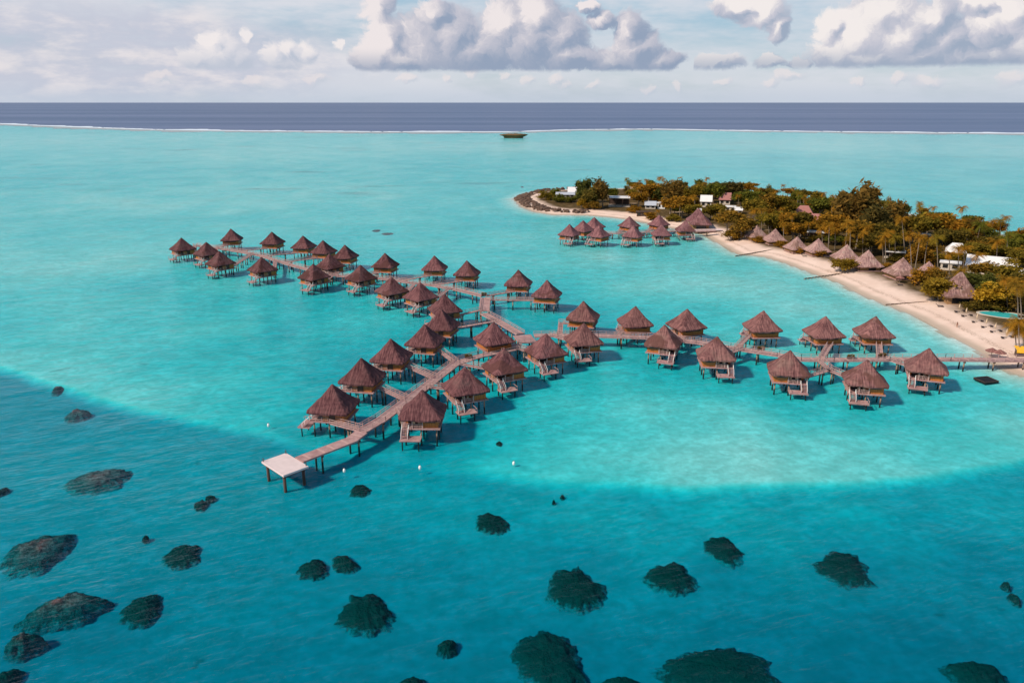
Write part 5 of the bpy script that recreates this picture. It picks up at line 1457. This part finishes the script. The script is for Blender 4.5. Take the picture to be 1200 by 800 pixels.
# pool
c_ = land(1176, 369)
root = thing('swimming_pool', 'teal swimming pool with a pale curved rim under the bright golden tree', 'pool', (c_.x, c_.y, c_.z), R(-28))
def ell(rx, ry, n=36, ph=0): return [(math.cos(2*math.pi*k/n)*rx*(1+.16*math.sin(2*math.pi*k/n*2+1)), math.sin(2*math.pi*k/n)*ry) for k in range(n)]
b = MB(); i_, o_ = ell(6.2, 4.0), ell(7.0, 4.8); n = len(i_)
b.add([(x_, y_, .12) for x_, y_ in i_] + [(x_, y_, .12) for x_, y_ in o_] + [(x_, y_, -.6) for x_, y_ in o_] + [(x_, y_, -.05) for x_, y_ in i_], [(k, (k+1) % n, n+(k+1) % n, n+k) for k in range(n)] + [(n+k, n+(k+1) % n, 2*n+(k+1) % n, 2*n+k) for k in range(n)] + [(3*n+k, 3*n+(k+1) % n, (k+1) % n, k) for k in range(n)])
b.build('rim', 'cream_wall', root)
b = MB(); b.add([(x_, y_, .05) for x_, y_ in i_], [tuple(range(n))]); b.build('water', 'pool_water', root)
# yellow beach hut at the right edge
p = land(1196, 417)
root = thing('beach_kiosk', 'small open beach kiosk with a bright yellow awning under the palm clump', 'kiosk', p, R(-15))
b = MB(); b.box((0, 0, .5), (2.6, 1.6, 1.0)); b.build('counter', 'dark_timber', root)
for a in (-1.3, 1.3):
    for e in (-.9, .9):
        b = MB(); b.bar((0, 0, -.2), (0, 0, 2.3), .12); b.build('post', 'dark_timber', root, loc=(a, e, 0))
b = MB(); b.add([(-1.7, -1.5, 2.15), (1.7, -1.5, 2.15), (1.7, 1.3, 2.6), (-1.7, 1.3, 2.6), (-1.7, -1.5, 2.05), (1.7, -1.5, 2.05), (1.7, 1.3, 2.5), (-1.7, 1.3, 2.5), (-1.7, -1.55, 1.3), (1.7, -1.55, 1.3)], [(0, 1, 2, 3), (4, 7, 6, 5), (0, 3, 7, 4), (1, 5, 6, 2), (3, 2, 6, 7), (0, 8, 9, 1)]); b.build('awning', 'yellow_cloth', root)

# ------------------------------------------------------------------ the person walking on the beach
p = land(1121.2, 383.4)
def skinned(name, verts, edges, radii, mat, root_i=0, sub=1):
    me = bpy.data.meshes.new(name); me.from_pydata(verts, edges, []); me.materials.append(MATS[mat])
    o = bpy.data.objects.new(name, me); COL.objects.link(o)
    md = o.modifiers.new('skin', 'SKIN'); md.use_smooth_shade = True
    for v, r_ in zip(me.skin_vertices[0].data, radii): v.radius = (r_, r_)
    me.skin_vertices[0].data[root_i].use_root = True
    if sub: o.modifiers.new('sub', 'SUBSURF').render_levels = sub
    return o
V = [(0, 0, .95), (0, .01, 1.12), (0, .02, 1.30), (0, .02, 1.44), (0, .0, 1.53), (0, -.01, 1.60), (0, -.01, 1.70)]
Rr = [.13, .115, .13, .09, .052, .085, .08]
Ed = [(0, 1), (1, 2), (2, 3), (3, 4), (4, 5), (5, 6)]
def chain(start, pts, rs):
    k = start
    for q, r_ in zip(pts, rs): V.append(q); Rr.append(r_); Ed.append((k, len(V)-1)); k = len(V)-1
    return k
for e, st in ((-1, .16), (1, -.14)):
    chain(0, [(e*.10, -st*.25, .86), (e*.105, -st*.9, .48), (e*.11, -st*1.1+(.10 if st < 0 else 0), .09), (e*.115, -st*1.1-.12, .035)], [.095, .062, .042, .032])
    h = chain(3, [(e*.19, .02, 1.40), (e*.24, .02+st*.35, 1.13), (e*.26, -.04+st*.8, .89), (e*.265, -.06+st*.9, .81)], [.058, .042, .030, .030])
    for fx, L_ in ((-.03, .075), (-.01, .085), (.01, .08), (.03, .065)):
        chain(h, [(e*.265+e*.004, -.06+st*.9+fx, .77), (e*.262, -.065+st*.9+fx, .77-L_*.6), (e*.255, -.07+st*.9+fx, .77-L_)], [.009, .009, .008])
    chain(h, [(e*.25, -.10+st*.9, .80), (e*.245, -.115+st*.9, .765)], [.010, .009])
per = skinned('person', V, Ed, Rr, 'skin'); per.location = p; per.rotation_euler = (0, 0, R(35)); per.scale = (1.12, 1.12, 1.04)
tag(per, 'person in dark red shorts and top walking on the sand toward the water', 'person')
sh_ = skinned('shorts', [(0, 0, 1.0), (0, 0, .92), (-.10, -.04, .84), (-.105, -.13, .58), (.10, .035, .84), (.105, .12, .58)], [(0, 1), (1, 2), (2, 3), (1, 4), (4, 5)], [.15, .15, .115, .10, .115, .10], 'shorts_cloth'); sh_.parent = per
tp_ = skinned('top', [(0, .0, 1.02), (0, .01, 1.14), (0, .02, 1.32), (0, .02, 1.43), (-.17, .02, 1.42), (.17, .02, 1.42), (-.21, .05, 1.30), (.21, -.03, 1.30)], [(0, 1), (1, 2), (2, 3), (3, 4), (3, 5), (4, 6), (5, 7)], [.14, .13, .145, .11, .075, .075, .06, .06], 'shorts_cloth'); tp_.parent = per
b = MB(); rgp = []
pts = [(0, .02, 1.585+.03*i) for i in range(6)]; b.tube(pts, [.09, .105, .11, .105, .085, .04], 14); hr = b.build('hair', 'hair', per, True)
b = MB()
for e in (-.03, .03): b.tube([(e, -.092, 1.655), (e, -.105, 1.655)], [.012, .004], 6)
b.build('eye', 'hair', per)
b = MB(); b.tube([(0, -.085, 1.645), (0, -.12, 1.615)], [.012, .018], 6); b.build('nose', 'skin', per)
b = MB(); b.tube([(-.028, -.088, 1.575), (0, -.096, 1.573), (.028, -.088, 1.575)], .007, 5); b.build('mouth', 'shorts_cloth', per)
b = MB()
for e in (-.088, .088): b.tube([(e, 0, 1.61), (e*1.12, .01, 1.65), (e, 0, 1.68)], .014, 6)
b.build('ear', 'skin', per)
